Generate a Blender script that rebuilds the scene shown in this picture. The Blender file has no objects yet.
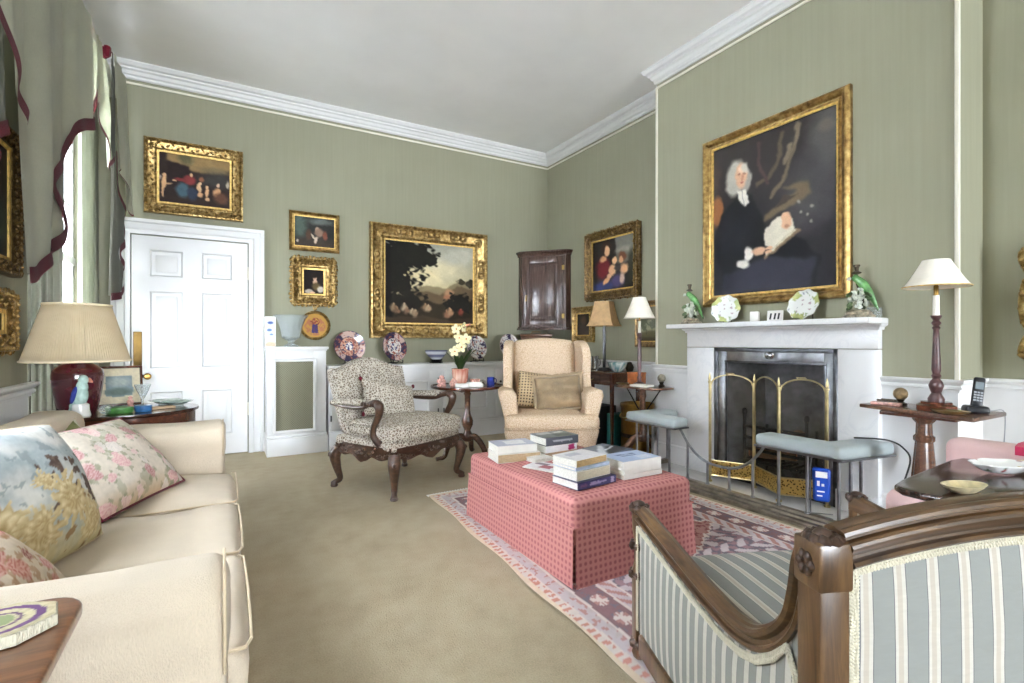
import bpy, bmesh, math, random
import numpy as np
from mathutils import Vector, Matrix, noise
PI = math.pi
random.seed(7)
scene = bpy.context.scene
COL = scene.collection

# ------------------------------------------------------------------ materials
def lin(c):
    return tuple(((v/255)/12.92 if v/255 <= .04045 else ((v/255+.055)/1.055)**2.4) for v in c[:3])
def rgba(c): return (*lin(c), 1)
MATS = {}
class NT:
    def __init__(s, name, rough=.6, metal=0, spec=.5):
        s.m = bpy.data.materials.new(name); s.m.use_nodes = True
        s.t = s.m.node_tree; s.b = s.t.nodes['Principled BSDF']
        s.b.inputs['Roughness'].default_value = rough
        s.b.inputs['Metallic'].default_value = metal
        s.b.inputs['Specular IOR Level'].default_value = spec
        MATS[name] = s.m
    def n(s, typ, **kw):
        nd = s.t.nodes.new(typ)
        for k, v in kw.items():
            if k.startswith('i_'): nd.inputs[k[2:].replace('_', ' ')].default_value = v
            else: setattr(nd, k, v)
        return nd
    def l(s, a, b): s.t.links.new(a, b)
    def coord(s, kind='Object', scale=(1, 1, 1)):
        tc = s.n('ShaderNodeTexCoord'); mp = s.n('ShaderNodeMapping')
        mp.inputs['Scale'].default_value = scale
        s.l(tc.outputs[kind], mp.inputs['Vector']); return mp.outputs['Vector']
    def noise(s, vec, scale, detail=4, rough=.55, dist=0):
        nd = s.n('ShaderNodeTexNoise'); nd.inputs['Scale'].default_value = scale
        nd.inputs['Detail'].default_value = detail; nd.inputs['Roughness'].default_value = rough
        nd.inputs['Distortion'].default_value = dist
        s.l(vec, nd.inputs['Vector']); return nd.outputs['Fac']
    def ramp(s, fac, stops, interp='LINEAR'):
        r = s.n('ShaderNodeValToRGB'); r.color_ramp.interpolation = interp
        el = r.color_ramp.elements
        while len(el) < len(stops): el.new(.5)
        for e, (p, c) in zip(el, stops):
            e.position = p; e.color = rgba(c)
        s.l(fac, r.inputs['Fac']); return r.outputs['Color']
    def mix(s, fac, a, b, blend='MIX'):
        m = s.n('ShaderNodeMix', data_type='RGBA', blend_type=blend)
        for k, v in ((0, fac), (6, a), (7, b)):
            if isinstance(v, (int, float)): m.inputs[k].default_value = v
            elif isinstance(v, tuple): m.inputs[k].default_value = rgba(v)
            else: s.l(v, m.inputs[k])
        return m.outputs[2]
    def math(s, op, a, b=None, c=None):
        m = s.n('ShaderNodeMath', operation=op)
        for k, v in ((0, a), (1, b), (2, c)):
            if v is None: continue
            if isinstance(v, (int, float)): m.inputs[k].default_value = v
            else: s.l(v, m.inputs[k])
        return m.outputs[0]
    def color(s, c):
        if isinstance(c, tuple): s.b.inputs['Base Color'].default_value = rgba(c)
        else: s.l(c, s.b.inputs['Base Color'])
        return s
    def bump(s, h, strength=.3, dist=.01):
        b = s.n('ShaderNodeBump'); b.inputs['Strength'].default_value = strength
        b.inputs['Distance'].default_value = dist
        s.l(h, b.inputs['Height']); s.l(b.outputs['Normal'], s.b.inputs['Normal']); return s

def plain(name, c, rough=.5, metal=0, var=.12, scale=14, bump=.0, spec=.5):
    """colour with a slight procedural mottling"""
    k = NT(name, rough, metal, spec); v = k.coord()
    f = k.noise(v, scale, 3)
    lo = tuple(max(0, x*(1-var)) for x in c); hi = tuple(min(255, x*(1+var)) for x in c)
    k.color(k.ramp(f, [(.3, lo), (.7, hi)]))
    if bump: k.bump(k.noise(v, scale*6, 4), bump, .004)
    return k.m
def cloth(name, c, var=.08, weave=900, rough=.9, bump=.25, wrinkle=0):
    k = NT(name, rough, 0, .2); v = k.coord()
    f = k.noise(v, 5, 4); g = k.noise(k.coord('Object', (weave, weave, weave*.25)), 1, 2)
    lo = tuple(x*(1-var) for x in c); hi = tuple(min(255, x*(1+var*.6)) for x in c)
    col = k.ramp(k.math('ADD', k.math('MULTIPLY', f, .6), k.math('MULTIPLY', g, .4)), [(.3, lo), (.7, hi)])
    k.color(col)
    h = g
    if wrinkle: h = k.math('ADD', g, k.math('MULTIPLY', k.noise(v, 6, 3, .5, .6), wrinkle))
    k.bump(h, bump, .006 if not wrinkle else .02)
    k.b.inputs['Sheen Weight'].default_value = .15
    return k.m
def wood(name, dark, light, rough=.3, scale=(3, 30, 30), coat=.3):
    k = NT(name, rough, 0, .5); v = k.coord('Object', scale)
    f = k.noise(v, 1.6, 5, .6, 1.2)
    k.color(k.ramp(f, [(.28, dark), (.52, tuple((a+b)/2 for a, b in zip(dark, light))), (.75, light)]))
    k.bump(f, .06, .003); k.b.inputs['Coat Weight'].default_value = coat
    k.b.inputs['Coat Roughness'].default_value = .2
    return k.m
def vcol(name, rough=.5, spec=.4, metal=0, bumpscale=0, bump=.2, coat=0):
    """colour stored on the mesh (pictures, printed covers, glazed patterns)"""
    k = NT(name, rough, metal, spec)
    a = k.n('ShaderNodeVertexColor', layer_name='Col')
    k.color(a.outputs['Color'])
    if bumpscale: k.bump(k.noise(k.coord(), bumpscale, 4), bump, .004)
    k.b.inputs['Coat Weight'].default_value = coat
    return k.m

# ------------------------------------------------------------------ mesh building
class MB:
    def __init__(s): s.bm = bmesh.new(); s.uv = None
    def merge(s, other, M=None):
        off = {}
        for v in other.verts: off[v] = s.bm.verts.new(M @ v.co if M else v.co)
        for f in other.faces:
            try: nf = s.bm.faces.new([off[v] for v in f.verts]); nf.smooth = f.smooth; nf.material_index = f.material_index
            except ValueError: pass
        other.free()
        return s
    def box(s, c, size, r=0, seg=2, rot=None, taper=None):
        b = bmesh.new(); bmesh.ops.create_cube(b, size=1)
        for v in b.verts:
            v.co = Vector((v.co.x*size[0], v.co.y*size[1], v.co.z*size[2]))
            if taper and v.co.z < 0: v.co.x *= taper; v.co.y *= taper
        if r: bmesh.ops.bevel(b, geom=b.edges[:], offset=r, segments=seg, profile=.5, affect='EDGES', clamp_overlap=True)
        M = Matrix.Translation(c)
        if rot is not None: M = M @ (rot if isinstance(rot, Matrix) else Matrix.Rotation(rot, 4, 'Z'))
        return s.merge(b, M)
    def b2(s, lo, hi, r=0, seg=2):
        return s.box([(a+b)/2 for a, b in zip(lo, hi)], [b-a for a, b in zip(lo, hi)], r, seg)
    def quad(s, *p):
        s.bm.faces.new([s.bm.verts.new(q) for q in p]); return s
    def grid(s, fn, nu, nv, closeu=False, closev=False, flip=False):
        V = [[s.bm.verts.new(fn(i/nu, j/nv)) for j in range(nv + (0 if closev else 1))] for i in range(nu + (0 if closeu else 1))]
        NU, NV = len(V), len(V[0])
        for i in range(nu):
            for j in range(nv):
                q = [V[i][j], V[(i+1) % NU][j], V[(i+1) % NU][(j+1) % NV], V[i][(j+1) % NV]]
                if flip: q.reverse()
                try: s.bm.faces.new(q)
                except ValueError: pass
        return V
    def lathe(s, prof, c=(0, 0, 0), seg=24, cap=True, sx=1, sy=1, flute=0, nfl=12):
        """prof: (radius, z) from bottom to top"""
        rings = []
        for r, z in prof:
            ring = []
            for k in range(seg):
                a = 2*PI*k/seg; rr = max(r, 1e-4)*(1 + flute*math.cos(nfl*a))
                ring.append(s.bm.verts.new((c[0]+rr*sx*math.cos(a), c[1]+rr*sy*math.sin(a), c[2]+z)))
            rings.append(ring)
        for a, b in zip(rings, rings[1:]):
            for k in range(seg):
                s.bm.faces.new((a[k], a[(k+1) % seg], b[(k+1) % seg], b[k]))
        if cap:
            if prof[0][0] > 1e-3: s.bm.faces.new(rings[0][::-1])
            if prof[-1][0] > 1e-3: s.bm.faces.new(rings[-1])
        return s
    def tube(s, pts, r, seg=10, closed=False, cap=True, flat=1):
        P = [Vector(p) for p in pts]; n = len(P)
        R = r if isinstance(r, (list, tuple)) else [r]*n
        rings = []; up = None
        for i, p in enumerate(P):
            if closed: t = P[(i+1) % n]-P[i-1]
            else: t = P[min(i+1, n-1)]-P[max(i-1, 0)]
            if t.length < 1e-9: t = Vector((0, 0, 1))
            t.normalize()
            if up is None:
                up = Vector((0, 0, 1)) if abs(t.z) < .9 else Vector((1, 0, 0))
            x = up - t*up.dot(t)
            if x.length < 1e-6: x = t.orthogonal()
            x.normalize(); up = x; y = t.cross(x)
            rings.append([s.bm.verts.new(p + (x*math.cos(2*PI*k/seg)*flat + y*math.sin(2*PI*k/seg))*R[i]) for k in range(seg)])
        m = n if closed else n-1
        for i in range(m):
            a, b = rings[i], rings[(i+1) % n]
            for k in range(seg): s.bm.faces.new((a[k], a[(k+1) % seg], b[(k+1) % seg], b[k]))
        if cap and not closed:
            s.bm.faces.new(rings[0][::-1]); s.bm.faces.new(rings[-1])
        return s
    def prism(s, poly, lo, hi, axis='z', r=0, seg=2, M=None):
        """extrude a 2-D outline between lo and hi along an axis"""
        b = bmesh.new()
        def P(p, h): return {'z': (p[0], p[1], h), 'y': (p[0], h, p[1]), 'x': (h, p[0], p[1])}[axis]
        A = [b.verts.new(P(p, lo)) for p in poly]; B = [b.verts.new(P(p, hi)) for p in poly]
        n = len(poly); b.faces.new(A[::-1]); b.faces.new(B)
        for i in range(n): b.faces.new((A[i], A[(i+1) % n], B[(i+1) % n], B[i]))
        bmesh.ops.recalc_face_normals(b, faces=b.faces[:])
        if r:
            ed = [e for e in b.edges if len(e.link_faces) == 2 and e.link_faces[0].normal.dot(e.link_faces[1].normal) < .5]
            bmesh.ops.bevel(b, geom=ed, offset=r, segments=seg, profile=.5, affect='EDGES', clamp_overlap=True)
        return s.merge(b, M)
    def sweep(s, path, prof, closed=False, up=(0, 0, 1)):
        """mitred moulding: prof = (out, up) pairs, out is to the right of travel; path is flat"""
        P = [Vector(p) for p in path]; n = len(P); U = Vector(up); rings = []
        for i in range(n):
            d0 = (P[i]-P[i-1]) if (closed or i > 0) else (P[1]-P[0])
            d1 = (P[(i+1) % n]-P[i]) if (closed or i < n-1) else d0
            d0 = d0.normalized(); d1 = d1.normalized()
            n0 = d0.cross(U); n1 = d1.cross(U); m = (n0+n1); m = m/max(m.dot(n0), .2)
            rings.append([s.bm.verts.new(P[i]+m*o+U*h) for o, h in prof])
        k = len(prof)
        for i in range(n if closed else n-1):
            a, b = rings[i], rings[(i+1) % n]
            for j in range(k-1): s.bm.faces.new((a[j], a[j+1], b[j+1], b[j]))
        if not closed:
            for rg in (rings[0], rings[-1]):
                try: s.bm.faces.new(rg)
                except ValueError: pass
        return s
    def ball(s, c, r, seg=16, rot=None, jit=0):
        r = r if isinstance(r, (tuple, list)) else (r, r, r)
        b = bmesh.new(); bmesh.ops.create_uvsphere(b, u_segments=seg, v_segments=max(6, seg//2), radius=1)
        M = Matrix.Translation(c)
        if rot is not None: M = M @ rot
        for v in b.verts:
            k = 1 + jit*noise.noise(v.co*2.3+Vector(c)*7) if jit else 1
            v.co = Vector((v.co.x*r[0], v.co.y*r[1], v.co.z*r[2]))*k
        return s.merge(b, M)
    def xf(s, M):
        for v in s.bm.verts: v.co = M @ v.co
        return s
    def warp(s, fn):
        for v in s.bm.verts: v.co = Vector(fn(v.co))
        return s
    def subdiv(s, n=1, smooth=1):
        bmesh.ops.subdivide_edges(s.bm, edges=s.bm.edges[:], cuts=n, use_grid_fill=True, smooth=0); return s
    def build(s, name, mat, parent=None, smooth=True, angle=38, recalc=True, weld=False):
        if weld: bmesh.ops.remove_doubles(s.bm, verts=s.bm.verts[:], dist=1e-5)
        if recalc: bmesh.ops.recalc_face_normals(s.bm, faces=s.bm.faces[:])
        me = bpy.data.meshes.new(name); s.bm.to_mesh(me); s.bm.free()
        mats = mat if isinstance(mat, (list, tuple)) else [mat]
        for m in mats: me.materials.append(MATS[m] if isinstance(m, str) else m)
        if smooth:
            me.polygons.foreach_set('use_smooth', [True]*len(me.polygons))
            try: me.set_sharp_from_angle(angle=math.radians(angle))
            except Exception: pass
        o = bpy.data.objects.new(name, me); COL.objects.link(o)
        if parent: o.parent = parent
        return o

def boxuv(o):
    """metre-scaled UVs by dominant face direction, for woven and printed patterns"""
    me = o.data; uv = me.uv_layers.new(name='UVMap')
    for p in me.polygons:
        n = p.normal; ax = max(range(3), key=lambda i: abs(n[i]))
        for li in p.loop_indices:
            c = me.vertices[me.loops[li].vertex_index].co
            uv.data[li].uv = {0: (c.y, c.z), 1: (c.x, c.z), 2: (c.x, c.y)}[ax]
    return o
def paint(o, fn):
    """per-vertex colour from a function of the local position (sRGB 0-255)"""
    me = o.data; at = me.color_attributes.new(name='Col', type='FLOAT_COLOR', domain='POINT')
    buf = []
    for v in me.vertices: buf.extend((*lin(fn(v.co)), 1))
    at.data.foreach_set('color', buf); return o

def tag(o, label=None, cat=None, group=None, kind=None):
    if label: o['label'] = label
    if cat: o['category'] = cat
    if group: o['group'] = group
    if kind: o['kind'] = kind
    return o
def struct(o): o['kind'] = 'structure'; return o
def thing(name, label, cat, loc=(0, 0, 0), rz=0, group=None):
    o = bpy.data.objects.new(name, None); COL.objects.link(o)
    o.empty_display_size = .1; o.location = loc; o.rotation_euler = (0, 0, rz)
    return tag(o, label, cat, group)
def dup(root, loc, rz, label, group=None, scale=None):
    r = root.copy(); COL.objects.link(r); r.location = loc; r.rotation_euler = (0, 0, rz); r['label'] = label
    if group: r['group'] = group
    if scale: r.scale = scale
    for ch in list(root.children):
        c = ch.copy(); COL.objects.link(c); c.parent = r
        for g in ch.children:
            d = g.copy(); COL.objects.link(d); d.parent = c
    return r
def lerp(a, b, t): return a+(b-a)*t
def mixc(a, b, t): t = max(0, min(1, t)); return tuple(x+(y-x)*t for x, y in zip(a, b))
def fbm(x, y, z=0, s=1, o=4): return noise.fractal(Vector((x*s, y*s, z)), 1, 2, o)
def spline(pts, n=8, closed=False):
    """Catmull-Rom through points"""
    P = [Vector(p) for p in pts]; out = []; m = len(P)
    rng = range(m if closed else m-1)
    for i in rng:
        p0 = P[i-1] if (closed or i > 0) else P[0]; p1 = P[i]; p2 = P[(i+1) % m]
        p3 = P[(i+2) % m] if (closed or i+2 < m) else P[-1]
        for k in range(n):
            t = k/n
            out.append(.5*((2*p1)+(p2-p0)*t+(2*p0-5*p1+4*p2-p3)*t*t+(3*p1-p0-3*p2+p3)*t**3))
    if not closed: out.append(P[-1])
    return out
def interp(xs, ys, x):
    return float(np.interp(x, xs, ys))
# ------------------------------------------------------------------ the room's finishes
def make_mats():
    # silk-effect wall covering, faint vertical threads
    k = NT('sage_wall', .75, 0, .25); v = k.coord()
    th = k.noise(k.coord('Object', (42, 42, 1.2)), 1, 4); bl = k.noise(v, 1.4, 4)
    f = k.math('ADD', k.math('MULTIPLY', th, .5), k.math('MULTIPLY', bl, .5))
    k.color(k.ramp(f, [(.25, (141, 140, 119)), (.5, (147, 146, 125)), (.75, (153, 152, 131))])); k.bump(th, .05, .002)
    plain('white_paint', (222, 222, 222), .38, 0, .015, 4)
    plain('ceiling_paint', (246, 246, 246), .85, 0, .015, 1.5)
    plain('cream_paint', (226, 222, 206), .5, 0, .02, 6)
    k = NT('carpet', .95, 0, .1); v = k.coord()
    a = k.noise(v, 1.1, 5, .6); b = k.noise(v, 160, 2); c = k.noise(v, 9, 4, .6)
    f = k.math('ADD', k.math('MULTIPLY', a, .45), k.math('ADD', k.math('MULTIPLY', b, .3), k.math('MULTIPLY', c, .25)))
    k.color(k.ramp(f, [(.32, (146, 133, 110)), (.5, (168, 156, 132)), (.68, (182, 171, 148))])); k.bump(b, .5, .008)
    k = NT('marble', .22, 0, .5); v = k.coord('Object', (1, 1, 1))
    d = k.noise(v, 3, 6, .6, 1.6); vein = k.math('ABSOLUTE', k.math('SUBTRACT', d, .5))
    k.color(k.mix(k.ramp(vein, [(0, (150, 150, 150)), (.035, (0, 0, 0))]), (226, 226, 226), (202, 204, 208)))
    # metals
    def metal(n, c, r=.3, var=.25, sc=12):
        k = NT(n, r, 1, .5); f = k.noise(k.coord(), sc, 4)
        k.color(k.ramp(f, [(.3, tuple(x*(1-var) for x in c)), (.7, c)])); k.bump(f, .05, .003)
    metal('brass', (208, 190, 140), .28); metal('old_brass', (172, 136, 72), .32); metal('tarnished_brass', (128, 102, 58), .42)
    metal('steel', (166, 168, 172), .3); metal('dark_steel', (112, 114, 118), .38, .35)
    metal('worn_steel', (170, 160, 146), .42, .3); metal('blacked_iron', (48, 48, 50), .55); metal('bronze_dark', (70, 62, 50), .45); metal('silver', (205, 205, 205), .2)
    plain('soot', (66, 65, 66), .9, 0, .4, 9, .3)
    # gilding: worn water gilding over red-brown
    k = NT('gilt', .36, .85, .5); v = k.coord()
    f = k.noise(v, 26, 6, .65); k.color(k.ramp(f, [(.28, (74, 56, 32)), (.47, (146, 118, 70)), (.75, (212, 186, 130))])); k.bump(k.noise(v, 60, 4), .35, .006)
    k = NT('gilt_dark', .42, .75, .5); v = k.coord()
    f = k.noise(v, 34, 6, .7); k.color(k.ramp(f, [(.3, (54, 40, 26)), (.5, (112, 88, 54)), (.75, (180, 152, 100))])); k.bump(k.noise(v, 55, 4), .4, .006)
    k = NT('gilt_smooth', .34, .85, .5); f = k.noise(k.coord('Object', (6, 6, 6)), 4, 5); k.color(k.ramp(f, [(.3, (98, 74, 40)), (.5, (150, 121, 72)), (.72, (192, 164, 106))])); k.bump(k.noise(k.coord(), 120, 2), .06, .003)
    plain('pale_gilt', (222, 208, 168), .3, .3, .1, 30); plain('gilt_slip', (206, 172, 100), .45, .5, .15, 40)
    vcol('oil_paint', .6, .12, 0, 180, .08); vcol('glaze', .16, .6, 0, 0, 0, .4); vcol('print', .5, .3); vcol('printed_fabric', .9, .15, 0, 420, .3)
    # woods
    wood('mahogany', (52, 24, 16), (108, 58, 36), .22); wood('mahogany_red', (62, 39, 28), (116, 80, 58), .24)
    wood('walnut_carved', (42, 26, 18), (92, 62, 44), .34); wood('oak_dark', (46, 30, 25), (98, 74, 63), .26, (30, 30, 2))
    wood('worn_walnut', (58, 38, 23), (116, 86, 54), .3, (24, 24, 3)); wood('worn_walnut_rail', (50, 33, 20), (120, 88, 54), .28, (3, 24, 24)); wood('worn_walnut_arm', (52, 34, 20), (116, 86, 52), .28, (24, 3, 24)); wood('table_walnut', (92, 54, 32), (158, 106, 68), .28, (4, 34, 34))
    wood('dark_polish', (34, 20, 16), (78, 46, 34), .14)
    plain('lamp_post', (70, 46, 46), .35, 0, .25, 30)
    # textiles
    cloth('cream_linen', (202, 188, 168), .06, 420, .9, .3, 1.2); cloth('linen_piping', (196, 178, 150), .08)
    cloth('curtain_silk', (196, 197, 178), .06, 300, .55, .12); cloth('shaded_drape_silk', (152, 154, 138), .06, 300, .55, .12); cloth('lining_and_drape_shade', (110, 110, 100), .08, 300)  # dark lining tone doubles as painted drape shade; drape silk is a darkened copy
    cloth('maroon_fringe', (106, 18, 38), .2, 500, .8, .5); cloth('blue_pad', (164, 174, 174), .05, 420, .6, .2)
    cloth('pink_linen', (224, 190, 188), .05); cloth('magenta_cloth', (190, 50, 88), .1)
    cloth('braid', (212, 206, 186), .12, 240, .85, .9)
    cloth('fawn_silk', (146, 126, 98), .25, 300, .36, .3, 1.4)
    k = NT('wing_fabric', .92, 0, .15); v = k.coord(); f = k.noise(v, 110, 3, .6)
    k.color(k.ramp(f, [(.36, (180, 152, 124)), (.5, (202, 180, 154)), (.62, (214, 194, 170))])); k.bump(f, .2, .004)
    k = NT('leopard', .92, 0, .15); v = k.coord()
    vo = k.n('ShaderNodeTexVoronoi', feature='DISTANCE_TO_EDGE'); vo.inputs['Scale'].default_value = 52
    vd = k.n('ShaderNodeMix', data_type='VECTOR'); nz = k.n('ShaderNodeTexNoise'); nz.inputs['Scale'].default_value = 40
    k.l(v, nz.inputs['Vector']); vd.inputs[0].default_value = .02; k.l(v, vd.inputs[4]); k.l(nz.outputs['Color'], vd.inputs[5]); k.l(vd.outputs[1], vo.inputs['Vector'])
    f = k.math('ADD', vo.outputs['Distance'], k.math('MULTIPLY', k.noise(v, 60, 2), .22))
    k.color(k.ramp(f, [(.16, (208, 202, 190)), (.25, (158, 146, 132)), (.4, (104, 92, 82)), (.62, (168, 150, 128))])); k.bump(f, .12, .004)
    # woven lozenges on rose ground (UV in metres)
    def uvs(k):
        tc = k.n('ShaderNodeTexCoord'); sp = k.n('ShaderNodeSeparateXYZ'); k.l(tc.outputs['UV'], sp.inputs[0]); return sp.outputs[0], sp.outputs[1]
    def lat(k, fu, fv):
        u, w = uvs(k)
        return k.math('MULTIPLY', k.math('SINE', k.math('MULTIPLY', u, fu)), k.math('SINE', k.math('MULTIPLY', w, fv)))
    k = NT('rose_weave', .9, 0, .2); f = lat(k, 2*PI/.058, 2*PI/.058)
    f2 = k.math('ADD', k.math('MULTIPLY', k.math('ABSOLUTE', f), 1), k.math('MULTIPLY', k.noise(k.coord(), 30, 3), .12))
    k.color(k.ramp(f2, [(.35, (180, 124, 119)), (.6, (173, 115, 111)), (.8, (148, 91, 93)), (1, (141, 85, 89))])); k.bump(k.noise(k.coord('Object', (500, 500, 500)), 1, 2), .2, .004)
    k = NT('spot_velvet', .85, 0, .2); f = k.math('ABSOLUTE', lat(k, 2*PI/.052, 2*PI/.052))
    k.color(k.ramp(f, [(.5, (184, 162, 128)), (.68, (118, 100, 78)), (.85, (72, 62, 50))]))
    def stripe(name, period, stops, sheen=.1):
        k = NT(name, .75, 0, .25); u, w = uvs(k)
        wob = k.math('MULTIPLY', k.math('SUBTRACT', k.noise(k.coord(), 7, 2), .5), .006)
        f = k.math('FRACT', k.math('DIVIDE', k.math('ADD', u, wob), period))
        c = k.ramp(f, stops, 'CONSTANT')
        moire = k.noise(k.coord('Object', (22, 22, 90)), 1, 4, .6, 1)
        c = k.mix(k.math('MULTIPLY', moire, .28), c, (110, 112, 106), 'MIX')
        k.color(c); k.bump(k.noise(k.coord('Object', (600, 600, 600)), 1, 2), .15, .003)
    W, G, B, L = (210, 206, 198), (148, 151, 149), (104, 104, 110), (196, 186, 174)
    stripe('wide_stripe', .0655, [(0, G), (.56, B), (.585, W), (.67, L), (.82, W), (.93, B), (.955, G)])
    stripe('narrow_stripe', .044, [(0, (152, 154, 148)), (.5, (118, 117, 116)), (.53, (214, 210, 200)), (.92, (146, 145, 140))])
    # curtain-lamp shades, gives off no light in the photograph
    k = NT('pleated_shade', .85, 0, .2); f = k.noise(k.coord(), 8, 3)
    k.color(k.ramp(f, [(.3, (234, 218, 186)), (.7, (242, 228, 200))])); k.b.inputs['Transmission Weight'].default_value = 0
    plain('tan_shade', (196, 162, 118), .8, 0, .06, 20); plain('white_shade', (236, 230, 216), .8, 0, .02, 20); plain('candle_white', (236, 232, 220), .45, 0, .02)
    k = NT('aubergine_glaze', .08, 0, .7); f = k.noise(k.coord(), 7, 3)
    k.color(k.ramp(f, [(.3, (54, 12, 26)), (.7, (92, 26, 40))])); k.b.inputs['Coat Weight'].default_value = .6
    # glass
    k = NT('clear_glass', .02, 0, .5); k.color((240, 246, 246)); k.b.inputs['Transmission Weight'].default_value = .8; k.b.inputs['IOR'].default_value = 1.2
    k = NT('window_glass', .0, 0, .5); k.color((255, 255, 255)); k.b.inputs['Transmission Weight'].default_value = 1; k.b.inputs['IOR'].default_value = 1.02
    # small stuff
    plain('black_plastic', (26, 28, 34), .35, 0, .1); plain('grey_plastic', (150, 154, 160), .4, 0, .05); plain('screen_grey', (120, 132, 140), .2)
    plain('blue_packet', (32, 72, 168), .25, 0, .1, 20); plain('paper_white', (232, 230, 224), .7, 0, .03); plain('page_edge', (214, 204, 182), .8, 0, .06, 120)
    plain('page_white', (226, 224, 216), .8, 0, .05, 120); plain('leaf_green', (62, 84, 44), .4, 0, .2, 20); plain('petal', (236, 226, 178), .6, 0, .08, 40)
    plain('terracotta_pink', (200, 132, 110), .55, 0, .3, 22); plain('teal_card', (28, 108, 112), .5); plain('black_card', (30, 30, 34), .6)
    plain('stone_brown', (112, 92, 62), .35, 0, .4, 30); plain('stone_grey', (122, 116, 100), .4, 0, .3, 30); plain('bark', (92, 70, 48), .9, 0, .3, 18, .4)
    plain('parrot_green', (92, 138, 84), .25, 0, .25, 30); plain('parrot_white', (214, 218, 206), .25, 0, .1, 40); plain('rock_glaze', (120, 112, 96), .4, 0, .45, 40, .3)
    plain('celadon', (170, 196, 190), .2, 0, .12, 30); plain('cobalt', (48, 62, 140), .25, 0, .25, 30); plain('aqua_china', (150, 190, 190), .2, 0, .25, 40)
    plain('green_enamel', (70, 120, 60), .3, 0, .2, 40); plain('blue_enamel', (50, 96, 142), .3, 0, .2, 40); plain('pink_china', (214, 160, 150), .25, 0, .25, 60)
    plain('white_china', (232, 232, 230), .15, 0, .03); plain('cable_black', (24, 24, 24), .5); plain('orange_wood', (176, 104, 58), .35, 0, .25, 12)
    k = NT('grille', .6, .3, .3); u = k.coord('Object', (1, 1, 1)); sp = k.n('ShaderNodeSeparateXYZ'); k.l(u, sp.inputs[0])
    f = k.math('MULTIPLY', k.math('SINE', k.math('MULTIPLY', sp.outputs[0], 2*PI/.022)), k.math('SINE', k.math('MULTIPLY', sp.outputs[2], 2*PI/.022)))
    k.color(k.ramp(f, [(.2, (126, 124, 104)), (.6, (92, 92, 74))]))
    k = NT('pierced_brass', .35, .9, .5); u = k.coord(); vo = k.n('ShaderNodeTexVoronoi'); vo.inputs['Scale'].default_value = 70; k.l(u, vo.inputs['Vector'])
    k.color(k.ramp(vo.outputs['Distance'], [(.3, (70, 56, 26)), (.42, (196, 164, 92))]))
make_mats()
# ------------------------------------------------------------------ the room (metres; +Y runs along the chimney wall to the end wall, +X along the end wall)
YB, XR, XB, XL, XP = 5.74, 3.88, 3.53, -1.0, -.88
ZC, ZBEAD = 3.66, 3.49
BY0, BY1 = 1.175, 3.395          # chimney breast
FY0, FY1, FZ = 1.775, 2.735, 1.07  # opening in the surround
PY = 3.534                          # pier between the windows ends here
REAR = -12.0
W2 = (3.58, 5.5, .42, 3.15)       # far window opening (y0, y1, z0, z1)
W1 = (1.2, 2.5, .42, 3.15)      # near window opening, beside the camera

def slab(name, lo, hi, mat): return struct(MB().b2(lo, hi).build(name, mat, smooth=False))
slab('floor', (XL-.35, REAR-.1, -.1), (XR+.2, YB+.2, 0), 'carpet')
slab('ceiling', (XL-.35, REAR-.1, ZC), (XR+.2, YB+.2, ZC+.1), 'ceiling_paint')
slab('wall_back', (XL-.35, YB, 0), (XR+.2, YB+.2, ZC), 'sage_wall')
slab('wall_right', (XR, REAR, 0), (XR+.2, YB, ZC), 'sage_wall')
m = MB()                           # chimney breast around the fire opening
m.b2((XB, BY0, 0), (XR, FY0-.01, ZC)); m.b2((XB, FY1+.01, 0), (XR, BY1, ZC)); m.b2((XB, FY0-.01, FZ), (XR, FY1+.01, ZC))
struct(m.build('wall_chimney', 'sage_wall', smooth=False))
m = MB()                           # window wall with two openings
ys = [REAR, W1[0], W1[1], W2[0], W2[1], YB]
for i in (0, 2, 4): m.b2((XL-.3, ys[i], 0), (XL, ys[i+1], ZC))
for w in (W1, W2):
    m.b2((XL-.3, w[0], 0), (XL, w[1], w[2])); m.b2((XL-.3, w[0], w[3]), (XL, w[1], ZC))
struct(m.build('wall_left', 'sage_wall', smooth=False))
slab('wall_pier', (XL, 2.55, 0), (XP, PY, ZC), 'sage_wall')

def sash(name, w, panes_y, panes_z):
    y0, y1, z0, z1 = w; x = XL-.14
    m = MB()
    for a, b in (((x, y0, z0), (x+.06, y0+.06, z1)), ((x, y1-.06, z0), (x+.06, y1, z1)), ((x, y0, z0), (x+.06, y1, z0+.08)), ((x, y0, z1-.07), (x+.06, y1, z1)), ((x+.01, y0, (z0+z1)/2-.03), (x+.07, y1, (z0+z1)/2+.03))): m.b2(a, b)
    for i in range(1, panes_y): m.b2((x+.015, lerp(y0, y1, i/panes_y)-.012, z0), (x+.05, lerp(y0, y1, i/panes_y)+.012, z1))
    for j in range(1, panes_z):
        if j*2 != panes_z: m.b2((x+.015, y0, lerp(z0, z1, j/panes_z)-.012), (x+.05, y1, lerp(z0, z1, j/panes_z)+.012))
    o = struct(m.build(name, 'white_paint', smooth=False))
    MB().b2((x+.028, y0+.02, z0+.02), (x+.032, y1-.02, z1-.02)).build('window_glass', 'window_glass', o, smooth=False)
    return o
sash('window_1', W2, 3, 6); sash('window_2', W1, 4, 6)

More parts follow.
